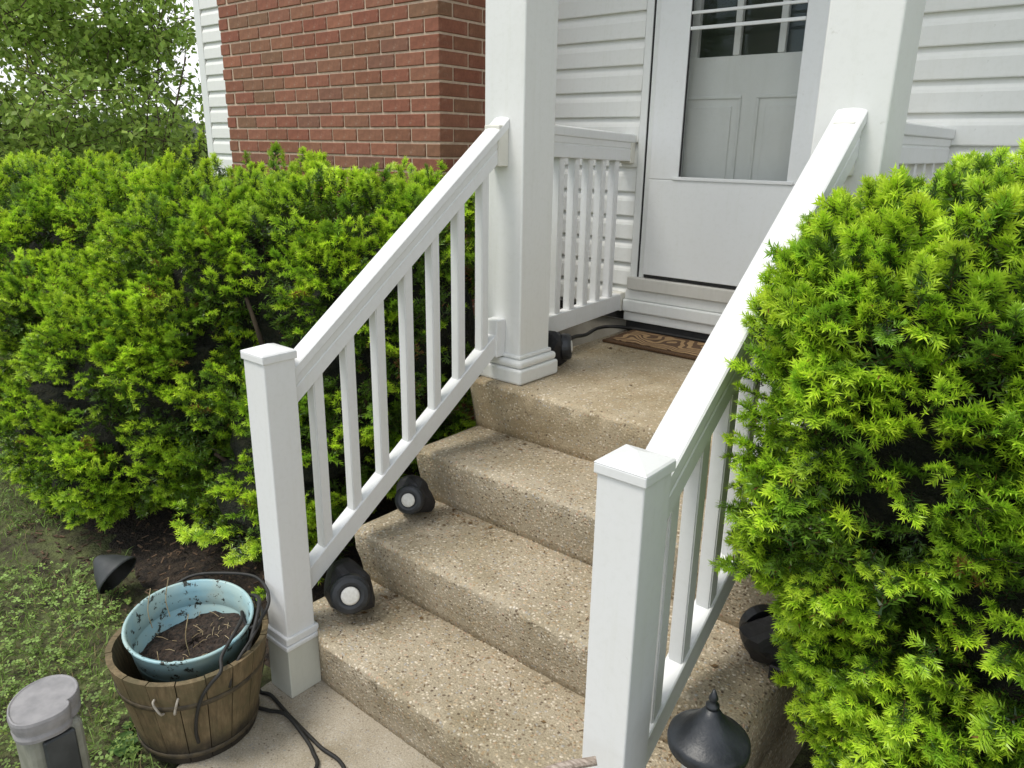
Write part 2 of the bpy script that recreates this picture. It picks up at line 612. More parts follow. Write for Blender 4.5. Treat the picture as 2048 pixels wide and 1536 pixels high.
def step_block(name, y0, z0, z1, y_back, mat, seed, x0, x1, tap=None):
    """one tread: sloping riser, rounded nose, rough cast face"""
    rng = random.Random(seed)
    over, R = 0.040, 0.019
    prof = [(y0, z0 - 0.012), (y0 - 0.008, z0 + 0.03), (y0 - 0.02, z0 + 0.08), (y0 - 0.032, z0 + 0.13)]
    cyy, czz = y0 - over + R, z1 - R
    for k in range(7):
        a = math.pi - k * (math.pi / 2) / 6
        prof.append((cyy + R * math.cos(a), czz + R * math.sin(a)))
    prof += [(cyy + 0.05, z1), (y0 + 0.12, z1 - 0.001), (y0 + 0.22, z1 - 0.001), (y_back, z1 - 0.001)]
    N = 90
    bm = bmesh.new()
    rows = []
    for i in range(N + 1):
        x = x0 + (x1 - x0) * i / N
        row = []
        low = rng.gauss(0, 0.0007)
        e = min(i, N - i)
        rin = 0.012 if e == 0 else (0.004 if e == 1 else 0.0)
        for j, (y, z) in enumerate(prof):
            jy, jz = 0.0, 0.0
            if tap is not None and y < y0 + .02:
                y = y + (y0 + .004 - y) * (1 - min(1, max(0, (x - tap) / .075)) ** .6)
            if 0 < j < len(prof) - 1:
                am = 0.0016 if 3 <= j <= 9 else 0.0010
                jy, jz = rng.gauss(low, am), rng.gauss(low, am * 0.8 if j < 11 else 0.0007)
            row.append(bm.verts.new((x, y + jy + (rin if j < 9 else 0), z + jz - (rin if j > 4 else 0))))
        row.append(bm.verts.new((x, y_back, z0 - 0.012)))
        rows.append(row)
    M = len(rows[0])
    for a, b in zip(rows, rows[1:]):
        for j in range(M):
            k = (j + 1) % M
            bm.faces.new((a[j], a[k], b[k], b[j]))
    bm.faces.new(rows[0])
    bm.faces.new(list(reversed(rows[-1])))
    return finish(name, bm, mat, steps, True)


step_block("step", YS[0], 0.0, ZT[0], 0.9, "step_concrete", 1, SX0, SX1, 0.004)
step_block("step", YS[1], ZT[0], ZT[1], 1.2, "step_concrete", 2, SX0 + .003, SX1 - .003)
step_block("step", YS[2], ZT[1], ZT[2], 1.5, "step_concrete", 3, SX0 - .002, SX1 + .002)
step_block("landing", YS[3], ZT[2], ZT[3], YW + 0.015, "landing_concrete", 4, SX0 + .001, SX1 + .15)
box("foundation_block", (SX0 + .02, 1.1, -0.1), (SX1 - .02, YW + .01, 0.59), "foundation", steps)

# ------------------------------------------------------------------ house
house = thing("house", (-0.5, 4.5, 0), "white clapboard house with a red brick bay and a glazed front door", "house")
WALL = box("wall", (-3.985, YW + 0.006, 0.86), (-0.060, YW + 0.16, 3.90), "siding_white", house)
box("wall", (0.780, YW + 0.006, 0.86), (6.0, YW + 0.16, 3.90), "siding_white", house)
box("wall", (-0.0595, YW + 0.006, 3.04), (0.7795, YW + 0.16, 3.90), "siding_white", house)
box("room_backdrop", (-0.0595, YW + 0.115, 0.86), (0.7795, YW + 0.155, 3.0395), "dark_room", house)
box("side_wall", (-3.985, YW + 0.162, -0.2), (-3.80, 9.0, 5.6), "siding_white", house)
box("upper_wall", (-3.985, YW + 0.008, 3.902), (6.0, YW + 0.16, 5.6), "siding_white", house)
box("foundation", (-3.97, YW + 0.012, -0.2), (6.0, YW + 0.155, 0.858), "foundation", house)

EXP = 0.1125
Z_BUTT = 2.279        # a butt line in the photograph


def plank_mesh(x0, x1, key):
    bm = bmesh.new()
    e = EXP
    prof = [(0.004, 0.0), (-0.0215, 0.0), (-0.0225, 0.004), (-0.0205, 0.60 * e), (-0.0165, 0.70 * e), (-0.0085, 0.82 * e), (-0.0045, 0.92 * e), (-0.0035, e + 0.006), (0.004, e + 0.006)]
    prism(bm, prof, lambda p, q: Vector((x0, p, q)), lambda p, q: Vector((x1, p, q)))
    me = bpy.data.meshes.new(key)
    bmesh.ops.recalc_face_normals(bm, faces=bm.faces)
    bm.to_mesh(me)
    bm.free()
    me.materials.append(MATS["siding_white"])
    return me


def siding(x0, x1, zlo, zhi):
    me = plank_mesh(x0, x1, "siding_plank")
    k = math.ceil((zlo - Z_BUTT) / EXP)
    z = Z_BUTT + k * EXP
    first = True
    while z < zhi:
        o = link("siding_plank", me, WALL)
        o.location = (0, YW, z)
        z += EXP


siding(-3.905, -2.55, 1.25, 3.3)
siding(-0.93, -0.118, 0.90, 3.7)
siding(0.90, 2.9, 0.90, 3.7)
box("corner_trim", (-3.995, YW - 0.022, 0.2), (-3.91, YW + 0.01, 5.6), "trim_white", house, 0.003)
# black strips stand in for the shaded gap under the siding
box("gap_strip", (-0.80, YW - 0.012, 0.868), (-0.12, YW + 0.004, 0.905), "seal_gap_black", house)
box("gap_strip", (0.90, YW - 0.012, 0.868), (2.9, YW + 0.004, 0.905), "seal_gap_black", house)

# --- brick bay
BX0, BX1, BY = -2.661, -0.832, 1.526
CB, MOD, JT = 0.0677, 0.2032, 0.0110
ZB = 1.699
bay = box("brick_wall", (BX0 + 0.006, BY + 0.006, -0.1), (BX1 - 0.006, YW + 0.004, 4.6), "mortar", house)


def brick_mesh(key, lx, ly):
    bm = bmesh.new()
    bm_box(bm, (0, 0, 0), (lx, ly, CB - JT), 0.0025, 1)
    me = bpy.data.meshes.new(key)
    bm.to_mesh(me)
    bm.free()
    me.materials.append(MATS["brick_clay"])
    return me


BR_S = brick_mesh("brick", MOD - JT, 0.09)
BR_H = brick_mesh("brick_half", MOD / 2 - JT / 1.0, 0.09)
BR_R = brick_mesh("brick_return", 0.09, MOD - JT)
BR_C = brick_mesh("brick_corner", MOD - JT, MOD / 2 - JT)      # stretcher in front, header on the return
BR_D = brick_mesh("brick_corner", MOD / 2 - JT, MOD - JT)      # header in front, stretcher on the return
brng = random.Random(11)


def put_brick(me, x, y, z):
    o = link("brick", me, bay)
    o.location = (x + brng.uniform(-.001, .001), y + brng.uniform(-.0012, .0012), z + brng.uniform(-.0008, .0008))
    o.rotation_euler = (0, 0, brng.uniform(-.003, .003))


for k in range(-4, 15):
    z = ZB + k * CB + JT / 2
    odd = k % 2
    if odd:
        put_brick(BR_D, BX1 - MOD / 2 + JT, BY, z)
        n = 8
        xs = BX1 - MOD / 2
        for i in range(n):
            put_brick(BR_S, xs - (i + 1) * MOD + JT, BY, z)
        put_brick(BR_H, BX0, BY, z)
        yy = BY + MOD
        for i in range(2):
            put_brick(BR_R, BX1 - 0.09, yy, z)
            yy += MOD
    else:
        put_brick(BR_C, BX1 - MOD + JT, BY, z)
        for i in range(1, 9):
            put_brick(BR_S, BX1 - (i + 1) * MOD + JT, BY, z)
        yy = BY + MOD / 2
        for i in range(2):
            put_brick(BR_R, BX1 - 0.09, yy, z)
            yy += MOD
bm = bmesh.new()
for k in list(range(-24, -4)) + list(range(15, 42)):
    z = ZB + k * CB + JT / 2
    for i in range(9):
        bm_box(bm, (BX0 + i * MOD + JT / 2, BY, z), (BX0 + (i + 1) * MOD - JT / 2, BY + .05, z + CB - JT))
    for i in range(3):
        bm_box(bm, (BX1 - .05, BY + .055 + i * MOD * .97, z), (BX1, BY + .045 + (i + 1) * MOD * .97 - JT / 2, z + CB - JT))
rest = finish("brickwork", bm, "brick_clay", house)
rest["kind"] = "stuff"

# --- door: casing, storm door, entry door, threshold
DX0, DX1 = -0.042, 0.765          # storm door leaf
DZ0, DZ1 = 1.100, 3.02
box("door_casing", (-0.116, YW - 0.026, 0.905), (-0.0785, YW + 0.008, 3.10), "trim_white", house, 0.004)
box("door_casing", (0.80, YW - 0.026, 0.905), (0.895, YW + 0.008, 3.10), "trim_white", house, 0.004)
box("door_jamb", (-0.072, YW - 0.018, 1.03), (-0.046, YW + 0.10, 3.06), "trim_white", house, 0.002)
box("door_jamb", (0.769, YW - 0.012, 1.03), (0.798, YW + 0.10, 3.06), "trim_white", house, 0.002)
box("door_head", (-0.112, YW - 0.028, 3.062), (0.895, YW + 0.10, 3.14), "trim_white", house, 0.003)
box("weatherstrip", (-0.0780, YW - 0.022, 0.98), (-0.0725, YW + 0.006, 3.06), "seal_gap_black", house)
box("weatherstrip", (-0.0465, YW - 0.008, 1.085), (-0.0425, YW + 0.004, 3.03), "seal_gap_black", house)
# wall opening is filled by the door set; recess liner
storm = box("storm_door", (DX0, YW - 0.034, DZ0 + 0.008), (DX1, YW - 0.004, 1.553), "door_white", house, 0.004)
GX0, GX1 = 0.108, 0.604
box("stile", (DX0, YW - 0.034, 1.5535), (GX0, YW - 0.004, DZ1), "door_white", storm, 0.004)
box("stile", (GX1, YW - 0.034, 1.5535), (DX1, YW - 0.004, DZ1), "door_white", storm, 0.004)
box("glass", (GX0 + 0.001, YW - 0.020, 1.556), (GX1 - 0.001, YW - 0.016, DZ1 - 0.1), "door_glass", storm)
box("glazing_bead", (GX0 - 0.028, YW - 0.041, 1.5535), (GX1 + 0.03, YW - 0.0345, 1.568), "door_white", storm, 0.002)
box("seal_gap_strip", (GX0 + .0005, YW - 0.0300, 1.569), (GX0 + 0.005, YW - 0.021, DZ1 - .1), "seal_gap_black", storm)
box("sash_rail", (GX0 + 0.002, YW - 0.032, 2.176), (GX1 - 0.002, YW - 0.0205, 2.190), "door_white", storm, 0.002)
box("sash_rail", (GX0 + 0.002, YW - 0.032, 2.238), (GX1 - 0.002, YW - 0.0205, 2.250), "door_white", storm, 0.002)
box("sash_rail", (GX0 + 0.002, YW - 0.036, DZ1 - 0.0995), (GX1 - 0.002, YW - 0.006, DZ1 - .002), "door_white", storm, 0.002)
box("seal_gap_strip", (DX0 + .004, YW - 0.028, DZ0 - 0.004), (DX1 - .004, YW - 0.008, DZ0 + 0.0075), "seal_gap_black", storm)  # black strip stands in for the shaded gap under the storm door
# entry door behind the glass
EY = YW + 0.060
entry = box("entry_door", (-0.04, EY, 1.09), (0.765, EY + 0.045, 2.074), "entry_white", house)
box("rail", (-0.04, EY, 2.0745), (0.105, EY + 0.045, 3.02), "entry_white", entry)
box("rail", (0.615, EY, 2.0745), (0.765, EY + 0.045, 3.02), "entry_white", entry)
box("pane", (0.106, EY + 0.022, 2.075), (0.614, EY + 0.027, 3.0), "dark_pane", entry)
for mx_ in (0.272, 0.468):
    box("muntin", (mx_, EY - 0.004, 2.0755), (mx_ + 0.030, EY + 0.021, 3.0), "entry_white", entry, 0.004)
box("muntin", (0.106, EY - 0.002, 2.40), (0.271, EY + 0.021, 2.428), "entry_white", entry, 0.004)
for (a, b) in ((0.05, 0.322), (0.412, 0.70)):
    # moulded frame round a raised panel
    zt, zb_ = 1.900, 1.18
    box("panel_moulding", (a - .012, EY - 0.008, zt), (b + .012, EY - 0.0005, zt + 0.014), "entry_white", entry, 0.004)
    box("panel_moulding", (a - .012, EY - 0.008, zb_), (a + .002, EY - 0.0005, zt - .0005), "entry_white", entry, 0.004)
    box("panel_moulding", (b - .002, EY - 0.008, zb_), (b + .012, EY - 0.0005, zt - .0005), "entry_white", entry, 0.004)
    box("door_panel", (a + .03, EY - 0.006, zb_ + .03), (b - .03, EY - 0.0006, zt - .03), "entry_white", entry, 0.005)
# threshold
box("threshold", (-0.114, YW - 0.055, 1.030), (0.895, YW + 0.06, 1.090), "threshold_alu", house, 0.004)
box("kick_board", (-0.128, YW - 0.040, 0.978), (0.905, YW + 0.004, 1.0285), "trim_white", house, 0.005)
box("kick_board", (-0.132, YW - 0.038, 0.8705), (0.905, YW + 0.003, 0.914), "trim_white", house, 0.004)
box("kick_board", (-0.136, YW - 0.050, 0.9155), (0.91, YW + 0.003, 0.9765), "trim_white", house, 0.008)
box("gap_strip", (-0.118, YW - 0.030, 0.838), (0.89, YW + 0.004, 0.8695), "seal_gap_black", house)  # black strip stands in for the shaded gap below the kick boards

# --- porch roof (shades the landing), eaves and main roof
box("porch_beam", (-1.2, 1.00, 4.16), (3.2, 1.16, 4.36), "trim_white", house, 0.004)
box("porch_ceiling", (-0.83, 0.95, 4.365), (3.2, YW + .004, 4.40), "soffit", house)
bm = bmesh.new()
prism(bm, [(0.86, 4.365), (0.86, 4.47), (YW, 4.95), (YW, 4.405), (0.94, 4.405), (0.94, 4.365)], lambda p, q: Vector((-1.25, p, q)), lambda p, q: Vector((3.3, p, q)))
finish("porch_roof", bm, "roof_shingle", house)
bm = bmesh.new()
prism(bm, [(1.75, 5.602), (1.75, 5.76), (5.6, 8.2), (9.4, 5.76), (9.4, 5.602)], lambda p, q: Vector((-4.4, p, q)), lambda p, q: Vector((6.4, p, q)))
finish("roof", bm, "roof_shingle", house)

# ------------------------------------------------------------------ porch columns
def column(name, x0, x1, y0, label, side):
    w = x1 - x0
    c = thing(name, ((x0 + x1) / 2, y0 + w / 2, LAND), label, "porch column", "white square porch columns")
    box("shaft", (x0, y0, LAND + 0.02), (x1, y0 + w, 4.16), "column_white", c, 0.006, 3)
    m = 0.030
    b = box("base", (x0 - m, y0 - m, LAND), (x1 + m, y0 + w + m, LAND + 0.060), "column_white", c, 0.010, 3)
    box("torus_moulding", (x0 - m * .82, y0 - m * .82, LAND + 0.0605), (x1 + m * .82, y0 + w + m * .82, LAND + 0.092), "column_white", b, 0.014, 4)
    box("cove_moulding", (x0 - m * .3, y0 - m * .3, LAND + 0.0925), (x1 + m * .3, y0 + w + m * .3, LAND + 0.108), "column_white", b, 0.006, 2)
    return c


column("porch_column", -0.120, 0.0626, 1.041, "white square porch column between the left stair rail and the brick wall", 0)
column("porch_column", 1.053, 1.2357, 1.041, "white square porch column behind the top of the right stair rail", 1)

# ------------------------------------------------------------------ newel posts
def newel(x1, h, label):
    w = 0.102
    x0 = x1 - w
    p = thing("newel_post", (x0 + w / 2, w / 2, 0), label, "newel post", "white newel posts at the foot of the steps")
    box("sleeve", (x0, 0, 0.2), (x1, w, h - 0.03), "vinyl", p, 0.004, 3)
    # pyramid cap
    bm = bmesh.new()
    e = 0.005
    bm_box(bm, (x0 - e, -e, h - 0.034), (x1 + e, w + e, h - 0.012), 0.003, 2)
    finish("cap_skirt", bm, "vinyl", p)
    bm = bmesh.new()
    lo = [bm.verts.new(c) for c in ((x0 - e, -e, h - 0.0115), (x1 + e, -e, h - 0.0115), (x1 + e, w + e, h - 0.0115), (x0 - e, w + e, h - 0.0115))]
    mid = [bm.verts.new(c) for c in ((x0 - e + .004, -e + .004, h - 0.008), (x1 + e - .004, -e + .004, h - 0.008), (x1 + e - .004, w + e - .004, h - 0.008), (x0 - e + .004, w + e - .004, h - 0.008))]
    tp = bm.verts.new((x0 + w / 2, w / 2, h + 0.010))
    for i in range(4):
        j = (i + 1) % 4
        bm.faces.new((lo[i], lo[j], mid[j], mid[i]))
        bm.faces.new((mid[i], mid[j], tp))
    bm.faces.new(lo)
    finish("cap", bm, "vinyl", p)
    # skirt ring and plinth
    bm = bmesh.new()
    bm_box(bm, (x0 - .009, -.009, 0.196), (x1 + .009, w + .009, 0.222), 0.004, 2)
    ring = finish("skirt_ring", bm, "vinyl", p)
    box("ring_lip", (x0 - .014, -.014, 0.180), (x1 + .014, w + .014, 0.1955), "vinyl", ring, 0.004, 2)
    box("plinth", (x0 - .006, -.006, 0.0), (x1 + .006, w + .006, 0.1795), "pedestal_grey", p, 0.003, 2)
    return p


newel(0.0, 1.137, "white newel post with pyramid cap beside the wooden bucket")
newel(1.1964, 1.145, "white newel post with pyramid cap nearest the camera, beside the right shrub")

# ------------------------------------------------------------------ stair railings
BAL_Y = [0.197 + 0.1235 * k for k in range(7)]


def railing(name, x_at, y0, y1, ztop, hbot, bal, label, group, cx0, cw):
    """x_at(y): centre line; ztop(y): top of the hand rail; hbot(y): top of the bottom rail"""
    r = thing(name, (x_at(y0), y0, hbot(y0) - .1), label, "railing", group)
    hw = cw / 2
    cap = [(-hw, -0.022), (-hw, -0.006), (-hw + .004, -0.002), (-hw * .45, 0.0015), (0, 0.0025), (hw * .45, 0.0015), (hw - .004, -0.002), (hw, -0.006), (hw, -0.034), (hw - .003, -0.038), (-hw + .003, -0.038), (-hw, -0.034)]

    def mp(y, dz):
        return lambda p, q: Vector((x_at(y) + p, y, ztop(y) + q))
    bm = bmesh.new()
    prism(bm, cap, mp(y0, 0), mp(y1, 0))
    top = finish("handrail", bm, "vinyl", r)
    b2 = hw - 0.008
    bm = bmesh.new()
    prism(bm, [(-b2, -0.0385), (b2, -0.0385), (b2, -0.062), (b2 - .003, -0.065), (b2 - .003, -0.069), (b2, -0.072), (b2, -0.118), (b2 - .003, -0.121), (-b2 + .003, -0.121), (-b2, -0.118)], mp(y0, 0), mp(y1, 0))
    finish("rail_body", bm, "vinyl", top)
    hb = 0.024

    def mb(y):
        return lambda p, q: Vector((x_at(y) + p, y, hbot(y) + q))
    bm = bmesh.new()
    prism(bm, [(-hb, -0.003), (-hb + .003, 0), (hb - .003, 0), (hb, -0.003), (hb, -0.077), (hb - .003, -0.080), (-hb + .003, -0.080), (-hb, -0.077)], mb(y0), mb(y1))
    finish("bottom_rail", bm, "vinyl", r)
    q_ = 0.0185
    for y in bal:
        bm = bmesh.new()
        lo, hi = [], []
        x = x_at(y)
        for (dx, dy) in ((-q_, -q_), (q_, -q_), (q_, q_), (-q_, q_)):
            lo.append(bm.verts.new((x + dx, y + dy, hbot(y + dy) + 0.0005)))
            hi.append(bm.verts.new((x + dx, y + dy, ztop(y + dy) - 0.1215)))
        for i in range(4):
            j = (i + 1) % 4
            bm.faces.new((lo[i], lo[j], hi[j], hi[i]))
        bm.faces.new(lo)
        bm.faces.new(hi)
        ve = [e for e in bm.edges if abs(e.verts[0].co.z - e.verts[1].co.z) > 0.2]
        bmesh.ops.bevel(bm, geom=ve, offset=0.003, segments=2, affect='EDGES')
        finish("baluster", bm, "vinyl", r)
    return r


def clip(r, lo, hi, mat="vinyl"):
    box("rail_bracket", lo, hi, mat, r, 0.004, 2)


XL = lambda y: -0.050 + (y - 0.1) * 0.014
XR = lambda y: 1.1455
ZTL = lambda y: 1.087 + 0.764 * (y - 0.126)
ZBL = lambda y: 0.412 + 0.690 * (y - 0.126)
L_ = railing("stair_railing", XL, 0.104, 1.040, ZTL, ZBL, BAL_Y, "white stair railing with square balusters up the left side of the steps", "white stair railings", -0.05, 0.070)
clip(L_, (-0.0735, 0.988, ZTL(1.0) - 0.135), (-0.0035, 1.0405, ZTL(1.0) + 0.004), "vinyl_clip")
clip(L_, (-0.068, 0.990, ZBL(1.0) - 0.095), (-0.008, 1.0405, ZBL(1.0) + 0.050))
ZTR = lambda y: 1.098 + 0.764 * (y - 0.13)
ZBR = lambda y: 0.420 + 0.690 * (y - 0.126)
R_ = railing("stair_railing", XR, 0.104, 1.040, ZTR, ZBR, BAL_Y, "white stair railing up the right side, partly covered by the near shrub", "white stair railings", 1.145, 0.078)
clip(R_, (1.118, 0.988, ZTR(1.0) - 0.135), (1.173, 1.0405, ZTR(1.0) - 0.002), "vinyl_clip")
clip(R_, (1.116, 0.990, ZBR(1.0) - 0.095), (1.175, 1.0405, ZBR(1.0) + 0.050))

# porch side railings, column to wall
PX = lambda y: -0.062 - 0.110 * (y - 1.224) / 0.9
PB = [1.335, 1.462, 1.588, 1.713, 1.840, 1.975]
P1 = railing("porch_railing", PX, 1.224, 2.116, lambda y: 1.776 - 0.028 * (y - 1.224), lambda y: 1.012 - 0.014 * (y - 1.224), PB, "level white porch railing between the left column and the door casing", "level porch railings", 0, 0.080)
clip(P1, (PX(2.1) - .037, 2.082, 1.622), (PX(2.1) + .037, 2.1215, 1.744), "vinyl_clip")
clip(P1, (PX(2.1) - .030, 2.084, 0.914), (PX(2.1) + .030, 2.1215, 1.006), "vinyl_clip")
PXR = lambda y: 1.150
P2 = railing("porch_railing", PXR, 1.224, 2.116, lambda y: 1.775, lambda y: 1.030, PB, "level white porch railing behind the right column, mostly hidden by the shrub", "level porch railings", 0, 0.080)

# ------------------------------------------------------------------ doormat
mat_t = thing("doormat", (0.36, 1.95, LAND), "brown coir doormat with a scrolled print in front of the door", "doormat")
bm = bmesh.new()
bm_box(bm, (-0.06, 1.805, LAND), (0.70, 2.085, LAND + 0.012), 0.004, 2)
finish("mat_edge", bm, "coir_edge", mat_t)
bm = bmesh.new()
bm_box(bm, (-0.025, 1.835, LAND + 0.0125), (0.665, 2.055, LAND + 0.0165), 0.002, 1)
finish("mat_print", bm, "coir_mat", mat_t)

# ------------------------------------------------------------------ rock shaped solar spot lights
def rock_light(loc, face, size, label, seed, tilt=0.0):
    rng = random.Random(seed)
    t_ = thing("rock_spotlight", loc, label, "solar spotlight", "black rock shaped spotlights on the steps")
    d = Vector(face).normalized()
    q = d.to_track_quat('Z', 'Y').to_matrix().to_4x4()
    c = Vector(loc) + Vector((0, 0, size * 0.95))
    # faceted rock body
    bm = bmesh.new()
    bmesh.ops.create_icosphere(bm, subdivisions=3, radius=1.0)
    cuts = [(Vector((rng.gauss(0, 1), rng.gauss(0, 1), rng.gauss(.2, .8))).normalized(), rng.uniform(.72, .90)) for _ in range(13)]
    for v_ in bm.verts:
        n = v_.co.normalized()
        k = min([1.12] + [h_ / n.dot(c_) for c_, h_ in cuts if n.dot(c_) > 0.2]) + rng.uniform(-.012, .012)
        p = Vector((n.x * k * 1.02, n.y * k * 0.94, max(n.z, -0.86) * k * 0.98)) * size
        if p.dot(d) > 0.80 * size:
            p -= d * (p.dot(d) - 0.80 * size)
        v_.co = c + p
        v_.co.z = max(v_.co.z, loc[2] + 0.001)
    finish("body", bm, "black_plastic", t_)
    M = Matrix.Translation(c + d * size * 0.70) @ q
    bm = bmesh.new()
    s = size
    lathe(bm, [(0.70 * s, -0.1 * s), (0.70 * s, 0.22 * s), (0.62 * s, 0.33 * s), (0.48 * s, 0.37 * s), (0.40 * s, 0.36 * s), (0.34 * s, 0.33 * s)], 28, M)
    bez = finish("bezel", bm, "black_metal", t_, False)
    M2 = Matrix.Translation(c + d * size * 0.72) @ q
    bm = bmesh.new()
    lathe(bm, [(0.335 * s, 0.335 * s), (0.31 * s, 0.37 * s), (0.24 * s, 0.39 * s), (0.10 * s, 0.40 * s)], 24, M2)
    finish("lens", bm, "lens_white", bez, True)
    # stem foot behind the rock
    bm = bmesh.new()
    b = -d
    b.z = 0
    b.normalize()
    p0 = c + b * size * 0.75
    bm_box(bm, (p0.x - .022, p0.y - .022, loc[2] + .001), (p0.x + .022, p0.y + .022, loc[2] + .045), 0.004, 1)
    finish("foot", bm, "black_plastic", t_)
    return t_


rock_light((0.012, 0.240, ZT[0]), (0.76, -0.60, 0.28), 0.090, "black rock-shaped spotlight with white lens on the lowest step by the newel", 1)
rock_light((-0.035, 0.575, ZT[1]), (0.50, -0.82, 0.30), 0.074, "black rock-shaped spotlight with white lens on the second step under the rail", 2)
rock_light((-0.005, 1.335, ZT[3]), (0.9, 0.55, 0.1), 0.078, "black rock-shaped spotlight on the landing, half hidden behind the left column", 3)
rock_light((1.262, 0.610, ZT[1]), (-0.75, 0.65, 0.1), 0.078, "black rock-shaped spotlight on the second step outside the right railing", 4)

# ------------------------------------------------------------------ cables
def cable(name, pts, r, label, cat="cable", mat="black_rubber"):
    bm = bmesh.new()
    tube(bm, spline(pts, 8), r, 8)
    o = finish(name, bm, mat, None, True)
    return tag(o, label, cat)


cable("power_cable", [(-0.17, -0.005, 0.30), (-0.125, -0.015, 0.12), (-0.105, -0.055, 0.012), (-0.047, -0.046, 0.010), (0.07, -0.060, 0.009), (0.24, -0.074, 0.008), (0.37, -0.082, 0.008), (0.60, -0.22, 0.008)], 0.006, "black cable running straight across the walk from the newel foot")
cable("power_cable", [(-0.115, -0.10, 0.010), (-0.06, -0.110, 0.0095), (0.0, -0.090, 0.009), (0.07, -0.072, 0.021), (0.17, -0.082, 0.014), (0.245, -0.100, 0.008), (0.305, -0.140, 0.008), (0.32, -0.30, 0.008)], 0.006, "black cable curving down the walk and out of frame near the bucket")
cable("power_cable", [(0.02, 1.36, LAND + .05), (-0.09, 1.60, LAND + .05), (-0.15, 1.80, LAND + .02), (-0.20, 1.98, LAND + .012), (-0.16, 2.07, LAND + .012), (0.0, 2.10, LAND + .012), (0.3, 2.105, LAND + .012), (0.8, 2.10, LAND + .012)], 0.009, "black cable lying along the wall behind the doormat")

# ------------------------------------------------------------------ wooden bucket
BC = Vector((-0.118, -0.245, 0.0))
bucket = thing("wooden_bucket", BC, "brown wooden stave bucket with an iron hoop holding the blue pot", "bucket")
RB, RT, HB = 0.162, 0.220, 0.312
NST = 18
for i in range(NST):
    a0 = 2 * math.pi * i / NST + 0.05
    a1 = 2 * math.pi * (i + 1) / NST + 0.05 - 0.014
    bm = bmesh.new()
    jr = random.uniform(-.0015, .0015)
    jz = random.uniform(-.003, .002)
    rows = []
    for k in range(6):
        zz = k / 5
        r1 = RB + (RT - RB) * zz + jr
        r0 = r1 - 0.017
        z = zz * HB + (jz if k == 5 else 0)
        row = []
        for s in range(4):
            a = a0 + (a1 - a0) * s / 3
            row.append(bm.verts.new((BC.x + r1 * math.cos(a), BC.y + r1 * math.sin(a), z)))
        for s in range(3, -1, -1):
            a = a0 + (a1 - a0) * s / 3
            row.append(bm.verts.new((BC.x + r0 * math.cos(a), BC.y + r0 * math.sin(a), z)))
        rows.append(row)
    for A, B in zip(rows, rows[1:]):
        for s in range(8):
            e = (s + 1) % 8
            bm.faces.new((A[s], A[e], B[e], B[s]))
    bm.faces.new(rows[0])
    bm.faces.new(list(reversed(rows[-1])))
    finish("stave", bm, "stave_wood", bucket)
bm = bmesh.new()
lathe(bm, [(RB - .018, 0.02), (RB - .018, 0.03)], 28, Matrix.Translation(BC))
finish("bucket_floor", bm, "stave_wood", bucket)


def hoop(name, z0, z1, mat):
    bm = bmesh.new()
    ra = RB + (RT - RB) * z0 / HB
    rb = RB + (RT - RB) * z1 / HB
    lathe(bm, [(ra + .0005, z0), (ra + .0035, z0 + .002), (rb + .0035, z1 - .002), (rb + .0005, z1)], 48, Matrix.Translation(BC), False)
    return finish(name, bm, mat, bucket, True)


hoop("hoop", 0.214, 0.232, "hoop_iron")
hoop("hoop", 0.022, 0.040, "hoop_iron")
# two staples holding a bail ring in front
def on_bucket(px_ang, z, out=0.004):
    r = RB + (RT - RB) * z / HB + out
    return Vector((BC.x + r * math.cos(px_ang), BC.y + r * math.sin(px_ang), z))


A_F = math.atan2(-0.62, 0.78) - 0.12
for da in (-0.14, 0.14):
    bm = bmesh.new()
    tube(bm, spline([on_bucket(A_F + da * 1.05, 0.262, 0.001), on_bucket(A_F + da, 0.258, 0.012), on_bucket(A_F + da * .8, 0.238, 0.015), on_bucket(A_F + da * .6, 0.216, 0.012), on_bucket(A_F + da * .55, 0.208, 0.001)], 6), 0.0035, 6)
    finish("staple", bm, "steel_wire", bucket, True)
# blue pot sitting tilted in the bucket
PT = Matrix.Translation((-0.132, -0.232, 0.352)) @ Matrix.Rotation(rad(7), 4, Vector((0.41, 0.91, 0)))
pot = thing("plant_pot", (-0.118, -0.236, 0.11), "chipped light blue pot of dry soil sitting inside the wooden bucket", "plant pot")
bm = bmesh.new()
lathe(bm, [(0.132, -0.235), (0.170, -0.012), (0.177, -0.004), (0.179, 0.002), (0.176, 0.006), (0.169, 0.004), (0.166, -0.030), (0.161, -0.042), (0.158, -0.075), (0.159, -0.079), (0.156, -0.082), (0.128, -0.225)], 56, PT)
finish("pot_wall", bm, "blue_enamel", pot, True)
